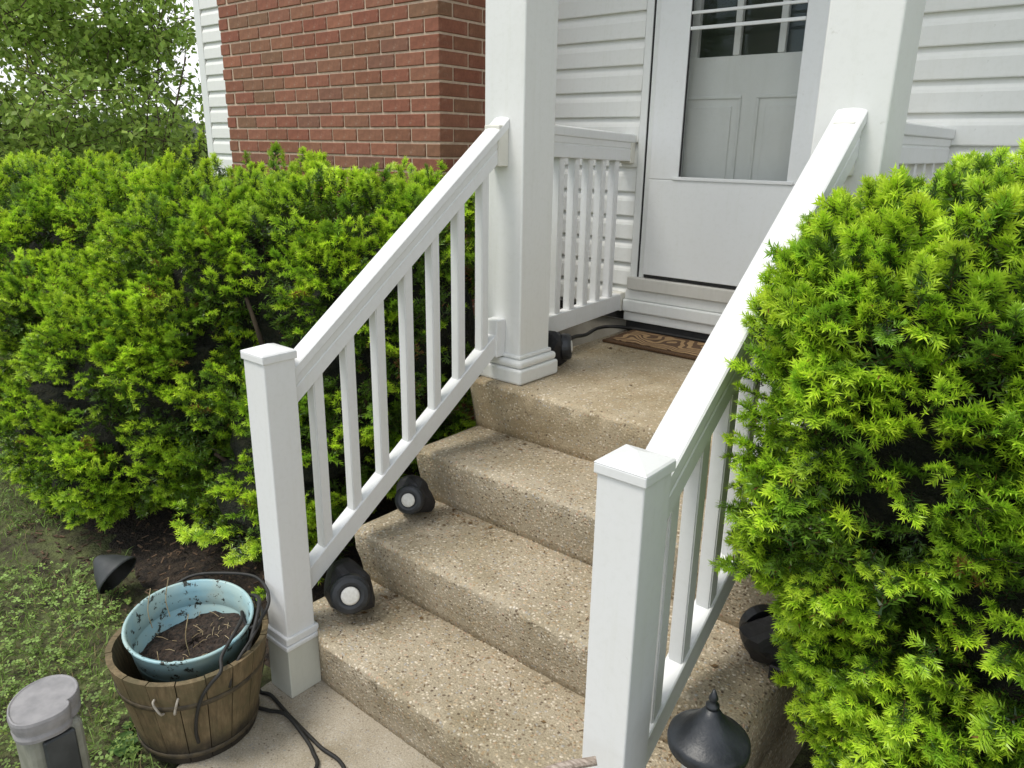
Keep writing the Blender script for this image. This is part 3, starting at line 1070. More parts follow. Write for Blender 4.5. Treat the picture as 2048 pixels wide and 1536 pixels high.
# soil with hollow and clods
bm = bmesh.new()
srng = random.Random(5)
rings = []
for k in range(11):
    r = 0.152 * k / 10
    ring = []
    for i in range(40):
        a = 2 * math.pi * i / 40
        x, y = r * math.cos(a), r * math.sin(a)
        # heaped to the camera's right, sunk to the left
        z = -0.086 + 0.042 * (x * 0.95 + y * 0.15) / 0.15 + srng.uniform(-.006, .007)
        ring.append(bm.verts.new(PT @ Vector((x, y, z))))
    rings.append(ring)
for A, B in zip(rings, rings[1:]):
    for i in range(40):
        j = (i + 1) % 40
        bm.faces.new((A[i], A[j], B[j], B[i]))
finish("soil", bm, "potting_soil", pot, False)
bm = bmesh.new()
for k in range(32):
    a, r = srng.uniform(0, 6.28), 0.14 * math.sqrt(srng.random())
    x, y = r * math.cos(a), r * math.sin(a)
    z = -0.083 + 0.042 * (x * 0.95 + y * 0.15) / 0.15
    d = srng.uniform(0, 6.28)
    l = srng.uniform(.012, .04)
    p = Vector((x, y, z + .002))
    e = p + Vector((math.cos(d) * l, math.sin(d) * l, srng.uniform(-.002, .014)))
    tube(bm, [PT @ p, PT @ ((p + e) / 2 + Vector((0, 0, .004))), PT @ e], 0.0008, 4)
for s in ((-0.12, -0.06), (-0.13, 0.0), (0.06, -0.04)):
    p = Vector((s[0], s[1], -0.07))
    tube(bm, spline([PT @ p, PT @ (p + Vector((-.012, .0, .06))), PT @ (p + Vector((-.02, .02, .125)))], 5), 0.0014, 5)
o = finish("straw", bm, "dry_straw", pot)
o["kind"] = "stuff"

# coil of black hose resting on the bucket rim behind the pot
HOSE = [(-0.33, -0.215, 0.345), (-0.311, -0.132, 0.375), (-0.239, -0.071, 0.388), (-0.148, -0.012, 0.388), (-0.066, -0.018, 0.383), (-0.008, -0.048, 0.368), (0.018, -0.096, 0.345), (0.01, -0.13, 0.335), (-0.035, -0.12, 0.362), (0.012, -0.15, 0.372), (0.052, -0.205, 0.362), (0.075, -0.252, 0.338), (0.11, -0.276, 0.322), (0.098, -0.304, 0.29), (0.083, -0.325, 0.25), (0.066, -0.336, 0.19), (0.053, -0.338, 0.13), (0.046, -0.332, 0.085)]
cable("garden_hose", HOSE, 0.0050, "thin black hose looped behind the blue pot and hanging down the front of the bucket", "hose")
cable("garden_hose", [(BC.x + .20 * math.cos(u), BC.y + .20 * math.sin(u), z) for u, z in ((1.75, .33), (1.4, .362), (1.05, .385), (.75, .372), (.5, .335), (.35, .29), (.3, .24))], 0.0062, "short thick black hose end hooked over the bucket beside the newel", "hose")
cable("garden_hose", [(BC.x + .206 * math.cos(u), BC.y + .206 * math.sin(u), z) for u, z in ((1.45, .33), (1.05, .348), (.75, .350), (.45, .338), (.2, .315), (.05, .28), (0, .24))], 0.0046, "lowest turn of black hose drooping into the right side of the bucket", "hose")

# ------------------------------------------------------------------ grey utility post at lower left
gp = thing("utility_post", (-0.09, -0.64, -0.03), "grey plastic utility post with a rounded lid standing in the clover", "utility post")
OUT = [(-0.098, -0.717), (-0.135, -0.703), (-0.165, -0.676), (-0.183, -0.640), (-0.182, -0.598), (-0.160, -0.566), (-0.122, -0.551), (-0.085, -0.556), (-0.060, -0.572), (-0.050, -0.586), (-0.047, -0.597), (-0.036, -0.596), (-0.020, -0.606), (-0.011, -0.630), (-0.013, -0.661), (-0.026, -0.698), (-0.055, -0.719)]
GC = Vector((-0.095, -0.635, 0))


def ring_pts(s, z):
    o_ = []
    for p in spline([(x, y, 0) for x, y in OUT] + [(OUT[0][0], OUT[0][1], 0)], 3)[:-1]:
        q = GC + (p - GC) * s
        o_.append(Vector((q.x, q.y, z)))
    return o_


def loft(name, secs, mat, parent, smooth=False):
    bm = bmesh.new()
    rs = [[bm.verts.new(p) for p in ring_pts(s, z)] for s, z in secs]
    n = len(rs[0])
    for A, B in zip(rs, rs[1:]):
        for i in range(n):
            j = (i + 1) % n
            bm.faces.new((A[i], A[j], B[j], B[i]))
    bm.faces.new(rs[0])
    bm.faces.new(list(reversed(rs[-1])))
    return finish(name, bm, mat, parent, smooth)


lid = loft("lid", [(0.93, 0.318), (0.985, 0.320), (1.0, 0.330), (1.0, 0.342), (0.975, 0.349), (0.94, 0.350), (0.90, 0.3475), (0.88, 0.3475)], "grey_lid", gp)
loft("collar", [(0.90, 0.290), (0.97, 0.291), (0.98, 0.300), (0.94, 0.309), (0.94, 0.3175)], "grey_lid", gp)
bm = bmesh.new()
bm_box(bm, (-0.170, -0.700, -0.06), (-0.035, -0.572, 0.2895), 0.022, 3)
finish("post_body", bm, "grey_post", gp)
bm = bmesh.new()
bm_box(bm, (-0.034, -0.672, -0.06), (-0.018, -0.60, 0.28), 0.004, 1)
finish("dark_side", bm, "dark_plastic", gp)  # darker plate covering the right side of the body

# ------------------------------------------------------------------ path lights
def path_light(base, ztop, R, label):
    x, y = base
    t_ = thing("path_light", (x, y, 0), label, "path light")
    M = Matrix.Translation((x, y, ztop))
    bm = bmesh.new()
    H = 0.082
    lathe(bm, [(R * 0.90, -H - 0.016), (R * 0.985, -H - 0.014), (R, -H - 0.004), (R * 0.985, -H + 0.006), (R * 0.90, -H + 0.012), (R * 0.84, -H + 0.014), (R * 0.64, -H + 0.028), (R * 0.44, -H + 0.045), (R * 0.27, -H + 0.062), (R * 0.14, -H + 0.078)], 40, M)
    shade = finish("shade", bm, "black_metal", t_, True)
    bm = bmesh.new()
    lathe(bm, [(R * 0.165, -0.0045), (R * 0.165, 0.002), (R * .09, 0.006), (R * .10, 0.012), (R * .12, .017), (R * .09, .023), (R * 0.03, 0.036)], 16, M)
    finish("finial", bm, "black_metal", shade, True)
    bm = bmesh.new()
    lathe(bm, [(R * 0.58, -H - 0.10), (R * 0.60, -H - 0.0165)], 28, M)
    finish("lamp_glass", bm, "lens_white", t_, True)
    bm = bmesh.new()
    lathe(bm, [(R * 0.64, -H - 0.125), (R * 0.64, -H - 0.101)], 28, M)
    finish("lamp_base", bm, "black_metal", t_, True)
    bm = bmesh.new()
    lathe(bm, [(0.012, -ztop - 0.1), (0.012, -H - 0.1255)], 14, M)
    finish("stem", bm, "black_metal", t_, True)
    return t_


path_light((1.332, 0.085), 0.664, 0.080, "black path light with a conical shade standing right of the steps")

# fallen conical shade lying in the soil by the yew
fc = thing("fallen_shade", (-1.08, -0.09, 0), "dark grey conical lamp shade lying on its side in the soil", "lamp shade")
ax = Vector((-0.74, -0.30, 0.50)).normalized()           # from mouth to apex
Mf = Matrix.Translation((-1.03, -0.085, 0.062)) @ ax.to_track_quat('Z', 'Y').to_matrix().to_4x4()
bm = bmesh.new()
lathe(bm, [(0.085, -0.004), (0.088, 0.0), (0.086, 0.006), (0.055, 0.06), (0.020, 0.105), (0.012, 0.11)], 32, Mf, False)
finish("cone", bm, "dark_plastic", fc, True)
bm = bmesh.new()
lathe(bm, [(0.083, 0.002), (0.053, 0.058), (0.018, 0.102), (0.010, 0.106)], 32, Mf, False)
finish("cone_lining", bm, "black_plastic", fc, True)

# stick propped against the near newel
bm = bmesh.new()
tube(bm, spline([(0.98, -0.34, 0.01), (0.985, -0.30, 0.22), (1.00, -0.24, 0.38), (1.045, -0.17, 0.462), (1.10, -0.105, 0.502), (1.162, -0.050, 0.522)], 6), 0.013, 9, 0.009)
st_ = finish("broken_stick", bm, "driftwood", None, False)
tag(st_, "grey weathered stick propped against the foot of the near newel", "stick")

# ------------------------------------------------------------------ foliage
R0 = np.random.default_rng(21)


def nrm(a):
    return a / np.maximum(np.linalg.norm(a, axis=-1, keepdims=True), 1e-9)


def needle_quads(base, d, w, L, W):
    """slim pointed needles; arrays (n,3),(n,3),(n,3),(n,),(n,)"""
    L = L[:, None]
    W = W[:, None]
    nn = nrm(np.cross(d, w))
    q = np.stack([base + w * W * .5 + d * L * .06, base + d * L - nn * L * 0.05, base - w * W * .5 + d * L * .06], axis=1)
    return q


def shoot(rng, p0, axis, length, n, nl, nw, t0, t1, flat=0.6, up=np.array([0, 1., 0])):
    """one shoot: needles along an axis. t = newness at base / tip. returns quads (k,4,3), t (k,)"""
    axis = axis / np.linalg.norm(axis)
    s = (np.arange(n) + 0.5) / n
    s = np.clip(s + rng.normal(0, .01, n), 0, 1)
    a = np.cross(axis, up)
    if np.linalg.norm(a) < 1e-3:
        a = np.cross(axis, np.array([1., 0, 0]))
    a /= np.linalg.norm(a)
    b = np.cross(a, axis)
    phi = np.arange(n) * 2.399 + rng.uniform(0, 6.28)
    ca, sb = np.cos(phi), np.sin(phi) * (1 - flat)
    rad_ = nrm(a[None] * ca[:, None] + b[None] * (sb[:, None] + 0.12))
    open_ = 1.0 - 0.45 * s ** 2 + rng.normal(0, .12, n)
    d = nrm(axis[None] * np.cos(open_)[:, None] + rad_ * np.sin(open_)[:, None])
    w = nrm(np.cross(d, b[None] + rng.normal(0, .22, (n, 3))))
    base = p0[None] + axis[None] * (s * length)[:, None]
    L = nl * (1.0 - 0.35 * s ** 3) * rng.uniform(.8, 1.15, n)
    q = needle_quads(base, d, w, L, np.full(n, nw))
    t_ = t0 + (t1 - t0) * s
    # stem: two crossed slim quads
    e = p0 + axis * length
    st = []
    for v_ in (a, b):
        st.append(np.stack([p0 - v_ * .0013, p0 + v_ * .0013, e]))
    return np.concatenate([q, np.array(st)]), np.concatenate([t_, np.full(2, -1.0 if t1 < .5 else -.5)])


def spray_template(rng, size, nn, nl, nw, nlat, fresh=1.0):
    """a yew branchlet: dark two-year stem with bright new shoots. local +Z outward, flat in XZ"""
    Q, T = [], []
    ax = np.array([0, 0, 1.0])
    L = 0.17 * size
    q, t_ = shoot(rng, np.zeros(3), ax, L * .75, int(nn * 1.3), nl, nw, 0.0, 0.12)
    Q.append(q)
    T.append(t_)
    for k in range(nlat):
        u = (k + .5) / nlat
        side = 1 if k % 2 else -1
        z = L * (0.10 + 0.72 * u)
        sp = math.radians(rng.uniform(35, 62)) * (1 - 0.45 * u)
        d = np.array([side * math.sin(sp), rng.normal(0, .16), math.cos(sp)])
        l = size * (0.085 - 0.030 * u) * rng.uniform(.75, 1.2)
        p = np.array([0, 0, z])
        d /= np.linalg.norm(d)
        old = 0.45 * l * (1 - u * .5)
        q, t_ = shoot(rng, p, d, old, int(nn * .5), nl, nw, 0.0, 0.2)
        Q.append(q)
        T.append(t_)
        for jj in range(2 if rng.random() < .6 else 1):
            d2 = d + rng.normal(0, .28, 3) * np.array([1, .55, 1]) * (1 if jj == 0 else 1.6)
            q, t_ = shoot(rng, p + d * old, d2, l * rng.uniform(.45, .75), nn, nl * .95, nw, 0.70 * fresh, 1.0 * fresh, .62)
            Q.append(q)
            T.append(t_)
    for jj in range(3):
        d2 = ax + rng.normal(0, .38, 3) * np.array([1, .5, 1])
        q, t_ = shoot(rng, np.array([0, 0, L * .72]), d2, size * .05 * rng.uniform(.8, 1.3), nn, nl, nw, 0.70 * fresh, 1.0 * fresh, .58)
        Q.append(q)
        T.append(t_)
    return np.concatenate(Q), np.concatenate(T)


def wobble(p, f, seed):
    """cheap smooth 3-D noise in -1..1"""
    r = np.random.default_rng(seed)
    out = np.zeros(len(p))
    for _ in range(7):
        k = nrm(r.normal(size=3)) * f * r.uniform(.6, 1.6)
        out += np.sin(p @ k + r.uniform(0, 6.28))
    return out / 2.6


PW = 2.7        # crowns are clipped, a little boxy


def crown_points(rng, blobs, density, keep=None, lay=(0.0, 0.16), seed=0, lump=0.07, lump_f=11.0, side=1.0, hole=-.35):
    """points on the outside of a union of ellipsoids, with outward normals"""
    P, N = [], []
    for (c, r) in blobs:
        c, r = np.array(c), np.array(r)
        area = 4 * math.pi * (((r[0] * r[1]) ** 1.6 + (r[0] * r[2]) ** 1.6 + (r[1] * r[2]) ** 1.6) / 3) ** (1 / 1.6)
        n = int(area * density)
        u = nrm(rng.normal(size=(n, 3)))
        u = np.sign(u) * np.abs(u) ** (2 / PW)
        u /= (np.abs(u) ** PW).sum(1, keepdims=True) ** (1 / PW)
        p = c + u * r
        nv = nrm(np.sign(u) * np.abs(u) ** (PW - 1) / r)
        ok = np.ones(n, bool)
        for (c2, r2) in blobs:
            if c2 is not c and not (np.allclose(c2, c) and np.allclose(r2, r)):
                ok &= (np.abs((p - np.array(c2)) / np.array(r2)) ** PW).sum(1) > 0.90
        P.append(p[ok])
        N.append(nv[ok])
    P = np.concatenate(P)
    N = np.concatenate(N)
    lumps = wobble(P, lump_f, seed)
    depth = rng.uniform(lay[0], lay[1], len(P)) ** 1.0
    P = P + N * (lump * lumps - depth)[:, None]
    holes = wobble(P, lump_f * 1.25, seed + 5)
    ok = holes > hole + rng.normal(0, .10, len(P))
    ok &= rng.random(len(P)) < np.clip(side + (1.15 - side) * np.clip(N[:, 2] * 1.5, 0, 1), 0, 1)
    ok &= P[:, 2] > 0.03
    # thin the far side, which neither the lane nor the walk can see
    vd = nrm(np.array([1.8, -1.1, 1.7]) - P)
    ok &= (rng.random(len(P)) < np.where((N * vd).sum(1) < -.30, .22, 1.0))
    if keep is not None:
        ok &= keep(P)
    return P[ok], N[ok], lumps[ok]


def place(rng, P, N, temps, new_c, mid_c, old_c, up=0.35, jit=0.45, scl=(.66, 1.18), dim=None, tint=None):
    """instances templates at points -> baked quads and colours"""
    Q, C = [], []
    which = rng.integers(0, len(temps), len(P))
    stem_new, stem_old = np.array([.16, .20, .04]), np.array([.09, .055, .03])
    for k, (tq, tt) in enumerate(temps):
        idx = np.where(which == k)[0]
        if not len(idx):
            continue
        m = len(idx)
        z = nrm(N[idx] + np.array([0, 0, up]) + rng.normal(0, jit, (m, 3)))
        y = np.tile(np.array([0, 0, 1.0]), (m, 1)) + rng.normal(0, .27, (m, 3))
        x = nrm(np.cross(y, z))
        y = np.cross(z, x)
        Rm = np.stack([x, y, z], axis=2)                      # columns
        s = rng.uniform(scl[0], scl[1], m)
        v_ = np.einsum('mij,qkj->mqki', Rm * s[:, None, None], tq) + P[idx][:, None, None, :]
        v_ = v_ - (z * s[:, None] * 0.10)[:, None, None, :]
        nv = rng.uniform(0.55, 1.1, m) if dim is None else dim[idx] * np.where(rng.random(m) < .16, rng.uniform(.25, .6, m), rng.uniform(.8, 1.15, m))
        t_ = np.clip(tt[None, :] * nv[:, None], 0, 1)
        c = np.where((t_ < .5)[..., None], old_c + (mid_c - old_c) * (t_ * 2)[..., None], mid_c + (new_c - mid_c) * (t_ * 2 - 1)[..., None])
        c = c * rng.uniform(.85, 1.15, (m, 1, 1)) * rng.uniform(.9, 1.1, c.shape[:2])[..., None]
        dead = rng.random(c.shape[:2]) < np.where(rng.random(m) < .016, .5, .003)[:, None]
        c = np.where(dead[..., None], np.array([.26, .135, .045]), c)
        c = np.where((tt == -1.0)[None, :, None], stem_old, c)
        c = np.where((tt == -.5)[None, :, None], stem_new, c)
        if tint is not None:
            c = c * tint
        Q.append(v_.reshape(-1, 3))
        C.append(np.repeat(c.reshape(-1, 3), 3, axis=0))
    return np.concatenate(Q), np.concatenate(C)


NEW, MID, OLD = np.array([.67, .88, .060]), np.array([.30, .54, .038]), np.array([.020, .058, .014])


def yew(label, loc, blobs, density, seed, nn, nl, nw, size, keep=None, extra=(), stems=(), inner=True, nlat=6, lump=0.085, side=1.0, hole=-.35, lump_f=11.0):
    rng = np.random.default_rng(seed)
    t_ = thing("yew_shrub", loc, label, "shrub", "yew shrubs by the steps")
    temps = [spray_template(rng, size, nn, nl, nw, nlat + int(rng.integers(-1, 2))) for _ in range(9)]
    P, N, lumps = crown_points(rng, blobs, density, keep, (0.0, 0.11), seed, lump, lump_f, side, hole)
    q, c = place(rng, P, N, temps, NEW, MID, OLD, up=.22, jit=.33, dim=np.clip(0.90 + 0.10 * lumps, .5, 1.1))
    Q, C = [q], [c]
    if inner:
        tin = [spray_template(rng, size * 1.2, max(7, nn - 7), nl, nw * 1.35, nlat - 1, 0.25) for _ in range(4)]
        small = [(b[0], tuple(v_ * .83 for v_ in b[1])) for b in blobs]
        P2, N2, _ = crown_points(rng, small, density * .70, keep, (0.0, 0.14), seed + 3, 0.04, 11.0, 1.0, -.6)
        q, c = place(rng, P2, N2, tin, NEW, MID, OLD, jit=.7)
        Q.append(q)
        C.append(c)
    if len(extra):
        Pe = np.array([e[0] for e in extra], float)
        Ne = nrm(np.array([e[1] for e in extra], float))
        q, c = place(rng, Pe, Ne, temps, NEW, MID, OLD, up=0, jit=.12, scl=(.95, 1.25))
        Q.append(q)
        C.append(c)
    # near-black core for inner twigs, added to block light and darken gaps
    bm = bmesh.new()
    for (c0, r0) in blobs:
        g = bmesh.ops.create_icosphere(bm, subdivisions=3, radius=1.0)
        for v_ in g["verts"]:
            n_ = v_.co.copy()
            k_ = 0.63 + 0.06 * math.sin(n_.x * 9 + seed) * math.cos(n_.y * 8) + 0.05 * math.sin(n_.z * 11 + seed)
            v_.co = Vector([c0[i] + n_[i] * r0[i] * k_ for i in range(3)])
    hb_ = finish("twig_shade_core", bm, "twig_shade", t_)
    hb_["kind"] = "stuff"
    f = quads_mesh("foliage", np.concatenate(Q), np.concatenate(C), "yew_needles", t_, 3)
    f["kind"] = "stuff"
    for st in stems:
        bm = bmesh.new()
        tube(bm, spline(st[0], 5), st[1], 7, st[1] * .35)
        finish("branch", bm, "bark", t_, True)
    return t_


def fan(base, tops, r):
    return [([base, tuple((np.array(base) * .45 + np.array(tp) * .55) + np.array([.04, -.03, .02])), tp], r) for tp in tops]


# near right shrub
yew("large bright green yew at the right, closest to the camera, hanging over the railing", (1.95, 0.7, 0),
    [((1.90, 0.66, 0.95), (0.62, 0.58, 0.75)), ((1.585, 0.61, 1.16), (0.435, 0.52, 0.52)), ((1.46, 0.92, 1.38), (0.26, 0.32, 0.30)), ((1.86, 0.44, 0.58), (0.46, 0.34, 0.44)), ((1.68, 0.98, 1.34), (0.44, 0.36, 0.38))],
    960, 31, 17, 0.0185, 0.0039, 0.555,
    keep=lambda p: ~((p[:, 0] < 1.42) & (p[:, 1] < .32) & (p[:, 2] < 0.60)) & ~((p[:, 0] < 1.19) & (p[:, 2] < 1.087 + .764 * (p[:, 1] - .126) + .02)),
    extra=[((1.27, 0.32, 0.86), (-1, -.15, .05)), ((1.22, 0.30, 0.84), (-1, -.2, .0)), ((1.15, .66, 1.47), (-1, -.2, .1)), ((1.14, .60, 1.40), (-1, -.3, .0)), ((1.16, .72, 1.53), (-.8, .1, .3)), ((1.13, .52, 1.33), (-1, -.3, .1)),
           ((1.50, .12, .52), (-1, -.3, -.1)), ((1.40, 1.02, 1.66), (-.2, .1, 1)), ((1.47, .98, 1.68), (.1, 0, 1)), ((1.60, .9, 1.69), (.3, 0, 1)), ((1.33, 1.0, 1.62), (-.6, .1, .8))],
    stems=fan((1.95, .72, 0.0), [(1.5, .5, 1.1), (1.7, .3, .9), (1.9, .6, 1.4), (2.2, .8, 1.3), (1.5, .9, 1.35), (1.65, .4, .5)], .028), side=.92, hole=-1.1, lump_f=16.0, lump=.030, nlat=5)

# shrubs left of the steps
yew("tall dark green yew between the brick wall and the left stair railing", (-0.95, 0.95, 0),
    [((-0.90, 0.98, 0.84), (0.74, 0.62, 0.78)), ((-1.40, 0.85, 0.92), (0.70, 0.66, 0.66)), ((-0.78, 0.62, 0.52), (0.52, 0.44, 0.46)), ((-0.48, 1.02, 0.95), (0.33, 0.42, 0.66)), ((-0.78, 0.46, 0.30), (0.52, 0.30, 0.27))],
    580, 41, 11, 0.0210, 0.0048, 0.60, keep=lambda p: (p[:, 0] < -0.155) & (p[:, 1] < 1.50),
    extra=[((-.62, 1.32, 1.62), (.1, 0, 1)), ((-1.6, 1.15, 1.68), (0, 0, 1)), ((-1.95, 1.2, 1.64), (-.1, 0, 1)), ((-1.62, 1.2, 1.64), (.1, 0, 1)), ((-.45, 1.3, 1.58), (.3, 0, 1)),
           ((-.90, .12, .22), (-.8, -.4, .10)), ((-.84, .10, .23), (-.7, -.5, .1)), ((-.98, .14, .22), (-.9, -.3, .05)), ((-.78, .12, .24), (-.4, -.9, .1)), ((-1.05, .18, .27), (-.8, -.4, .3)), ((-.55, .12, .22), (-.2, -1, .1)), ((-.42, .14, .30), (0, -1, .2)), ((-.36, .10, .16), (.1, -1, .2)),
           ((-.70, .10, .26), (-.3, -1, .1)), ((-.62, .14, .30), (.0, -1, .1))],
    stems=fan((-.9, .8, 0.0), [(-.5, .4, .6), (-.9, .5, 1.1), (-1.3, .7, 1.2), (-.6, 1.1, 1.2), (-1.0, .35, .45), (-.35, .7, .9)], .022), side=.28, hole=-.55, lump=.05, lump_f=14.0)
yew("rounded bright yew bulging forward at the far left beside the lawn", (-1.75, 0.45, 0),
    [((-1.72, 0.50, 0.60), (0.60, 0.56, 0.60)), ((-2.2, 0.45, 0.58), (0.6, 0.5, 0.58)), ((-1.32, 0.44, 0.66), (0.36, 0.38, 0.42)), ((-1.45, 0.35, 0.36), (0.40, 0.30, 0.32)), ((-2.1, 0.22, 0.36), (0.62, 0.40, 0.36)), ((-1.72, 0.15, 0.30), (0.50, 0.32, 0.28))],
    570, 51, 11, 0.0210, 0.0048, 0.60, stems=fan((-1.7, .5, 0), [(-1.5, .2, .7), (-1.9, .3, .9), (-1.7, .5, 1.1), (-2.2, .5, .8)], .022), side=.62, hole=-.6, lump=.06, lump_f=12.0)
yew("wide yew at the back left with a flat bright top under the tree", (-3.0, 1.0, 0),
    [((-2.55, 1.1, 0.86), (0.80, 0.70, 0.72)), ((-3.4, 0.95, 0.84), (0.95, 0.80, 0.74)), ((-4.3, 1.2, 0.80), (0.9, 0.9, 0.76))],
    295, 61, 9, 0.024, 0.0068, 0.80, keep=lambda p: ~((p[:, 0] > -2.7) & (p[:, 1] > 1.50)),
    extra=[((-2.55, 1.2, 1.62), (0, 0, 1)), ((-2.5, 1.25, 1.70), (.1, 0, 1)), ((-3.0, 1.1, 1.62), (0, 0, 1))], stems=fan((-3., 1., 0), [(-2.6, .6, 1.0), (-3.2, .8, 1.2), (-3.6, .9, 1.1)], .022), side=.6, hole=-.75, lump=.05)

# wood chips, straw and leaves on the soil
bm = bmesh.new()
rg = random.Random(9)
for k in range(900):
    if k % 4 == 3:
        x, y = rg.uniform(1.25, 1.8), rg.uniform(-.4, .6)
        if x < 1.34 and y > 0.05:
            continue
    else:
        x, y = rg.uniform(-2.0, -.12), rg.uniform(-.20, .55)
    l, w = rg.uniform(.010, .035), rg.uniform(.003, .009)
    a, h = rg.uniform(0, 6.28), rg.uniform(.002, .006)
    zz = 0.012 + rg.uniform(0, .006)
    if y < -.05 and x < 0:
        zz = -.02
    M = Matrix.Translation((x, y, zz)) @ Matrix.Rotation(a, 4, 'Z') @ Matrix.Rotation(rg.uniform(-.35, .35), 4, 'Y')
    vs = [bm.verts.new(M @ Vector(c_)) for c_ in ((-l / 2, -w / 2, 0), (l / 2, -w / 3, 0), (l / 2, w / 3, 0), (-l / 2, w / 2, 0), (-l / 2, -w / 2, h), (l / 2, -w / 3, h), (l / 2, w / 3, h), (-l / 2, w / 2, h))]
    for f4 in ((4, 5, 6, 7), (0, 1, 5, 4), (1, 2, 6, 5), (2, 3, 7, 6), (3, 0, 4, 7)):
        bm.faces.new([vs[i] for i in f4])
o = finish("bark_chips", bm, "bark_chip")
tag(o, kind="stuff")


# ------------------------------------------------------------------ lawn: clover and grass
def lawn():
    rng = np.random.default_rng(77)
    Q, C = [], []

    def walk_edge(y):
        return np.interp(-y, [-.16, .02, .22, .46, .85, 1.4], [-.135, -.13, -.085, .03, .22, .42])
    # clover
    n = 13000
    x = rng.uniform(-3.2, .35, n)
    y = rng.uniform(-1.7, .25, n)
    near = rng.random(n) < np.clip(1.3 - np.hypot(x + .7, y + .4) * .5, .25, 1)
    bare = wobble(np.stack([x, y, x * 0], 1), 8.0, 3)
    edge = np.interp(x, [-3.2, -2.1, -1.6, -1.25, -.85, -.55, -.3], [.05, .0, -.02, -.06, -.17, -.15, -.10])
    ok = near & (x < walk_edge(y) - .012) & (y < edge + .04 * bare + rng.normal(0, .025, n)) & (bare > -.35 + rng.normal(0, .2, n))
    ok &= np.hypot(x - BC.x, y - BC.y) > RB + .005
    ok &= ~((np.abs(x + .10) < .075) & (np.abs(y + .635) < .07))
    x, y = x[ok], y[ok]
    n = len(x)
    h = rng.uniform(.008, .055, n)
    cen = np.stack([x, y, -.03 + h], 1)
    tone = wobble(cen, 5.0, 8)[:, None]
    colr = np.array([.26, .39, .10]) * (1 + .22 * tone) * rng.uniform(.6, 1.45, (n, 1)) + np.array([.05, .035, 0]) * (rng.random((n, 1)) < .12)
    tilt = nrm(np.stack([rng.normal(0, .32, n), rng.normal(0, .32, n), np.ones(n)], 1))
    a0 = rng.uniform(0, 6.28, n)
    r = rng.uniform(.005, .0105, n)
    ux = nrm(np.cross(tilt, np.array([.3, .9, .1])))
    uy = np.cross(tilt, ux)
    for k in range(3):
        a = a0 + k * 2.094
        d = ux * np.cos(a)[:, None] + uy * np.sin(a)[:, None]
        e = np.cross(tilt, d)
        R_ = r[:, None]
        q = np.stack([cen, cen + d * R_ * .95 + e * R_ * .62 + tilt * R_ * .15, cen + d * R_ * 1.45, cen + d * R_ * .95 - e * R_ * .62 + tilt * R_ * .15], 1)
        Q.append(q.reshape(-1, 3))
        C.append(np.repeat(colr * rng.uniform(.9, 1.1, (n, 1)), 4, axis=0))
    # blades
    n = 24000
    x = rng.uniform(-3.4, .35, n)
    y = rng.uniform(-1.8, .3, n)
    bare = wobble(np.stack([x, y, x * 0], 1), 7.0, 4)
    edge = np.interp(x, [-3.2, -2.1, -1.6, -1.25, -.85, -.55, -.3], [.08, .03, .02, -.02, -.14, -.13, -.09])
    ok = (x < walk_edge(y) - .008) & (y < edge + rng.normal(0, .04, n)) & (bare > -.5 + rng.normal(0, .25, n))
    ok &= np.hypot(x - BC.x, y - BC.y) > RB + .008
    ok &= ~((np.abs(x + .10) < .078) & (np.abs(y + .635) < .072))
    x, y = x[ok], y[ok]
    n = len(x)
    base = np.stack([x, y, np.full(n, -.032)], 1)
    d = nrm(np.stack([rng.normal(0, .55, n), rng.normal(0, .55, n), np.ones(n)], 1))
    w = nrm(np.cross(d, rng.normal(size=(n, 3))))
    L = rng.uniform(.018, .065, n)[:, None]
    W = rng.uniform(.0012, .0026, n)[:, None]
    mid = base + d * L * .6
    bend = nrm(np.stack([d[:, 0], d[:, 1], np.full(n, -.12)], 1))
    tip = mid + nrm(d + bend * .7) * L * .45
    q = np.stack([base - w * W, base + w * W, mid + w * W * .8, mid - w * W * .8], 1)
    q2 = np.stack([mid - w * W * .8, mid + w * W * .8, tip + w * W * .1, tip - w * W * .1], 1)
    dry = (rng.random((n, 1)) < .17)
    cc = np.where(dry, np.array([.30, .24, .12]), np.array([.24, .36, .085])) * rng.uniform(.7, 1.35, (n, 1))
    Q += [q.reshape(-1, 3), q2.reshape(-1, 3)]
    C += [np.repeat(cc, 4, axis=0), np.repeat(cc, 4, axis=0)]
    o = quads_mesh("clover_grass", np.concatenate(Q), np.concatenate(C), "lawn_leaves")
    tag(o, kind="stuff")


lawn()


def broad_weed(loc, n, size, label, seed):
    rng = np.random.default_rng(seed)
    t_ = thing("broadleaf_weed", loc, label, "weed", "broad leaved weeds by the bucket")
    for k in range(n):
        a = 2 * math.pi * k / n + rng.uniform(-.3, .3)
        L = size * rng.uniform(.7, 1.15)
        el = rng.uniform(.25, .8)
        d = np.array([math.cos(a) * math.cos(el), math.sin(a) * math.cos(el), math.sin(el)])
        side = np.array([-math.sin(a), math.cos(a), 0])
        up = np.cross(d, side)
        p = np.array(loc)
        cl = [p + d * L * u + np.array([0, 0, -.25 * L * u * u]) for u in (0, .3, .5, .72, .88, 1.0)]
        wd = [.002, .006, L * .26, L * .32, L * .2, .001]
        Q = []
        for i in range(5):
            for s in (1, -1):
                fold0, fold1 = up * wd[i] * .25 * -1, up * wd[i + 1] * .25 * -1
                Q.append([cl[i], cl[i] + side * s * wd[i] - fold0, cl[i + 1] + side * s * wd[i + 1] - fold1, cl[i + 1]])
        Q = np.array(Q).reshape(-1, 3)
        c = np.tile(np.array([.085, .165, .045]) * rng.uniform(.8, 1.25), (len(Q), 1))
        quads_mesh("leaf", Q, c, "lawn_leaves", t_)


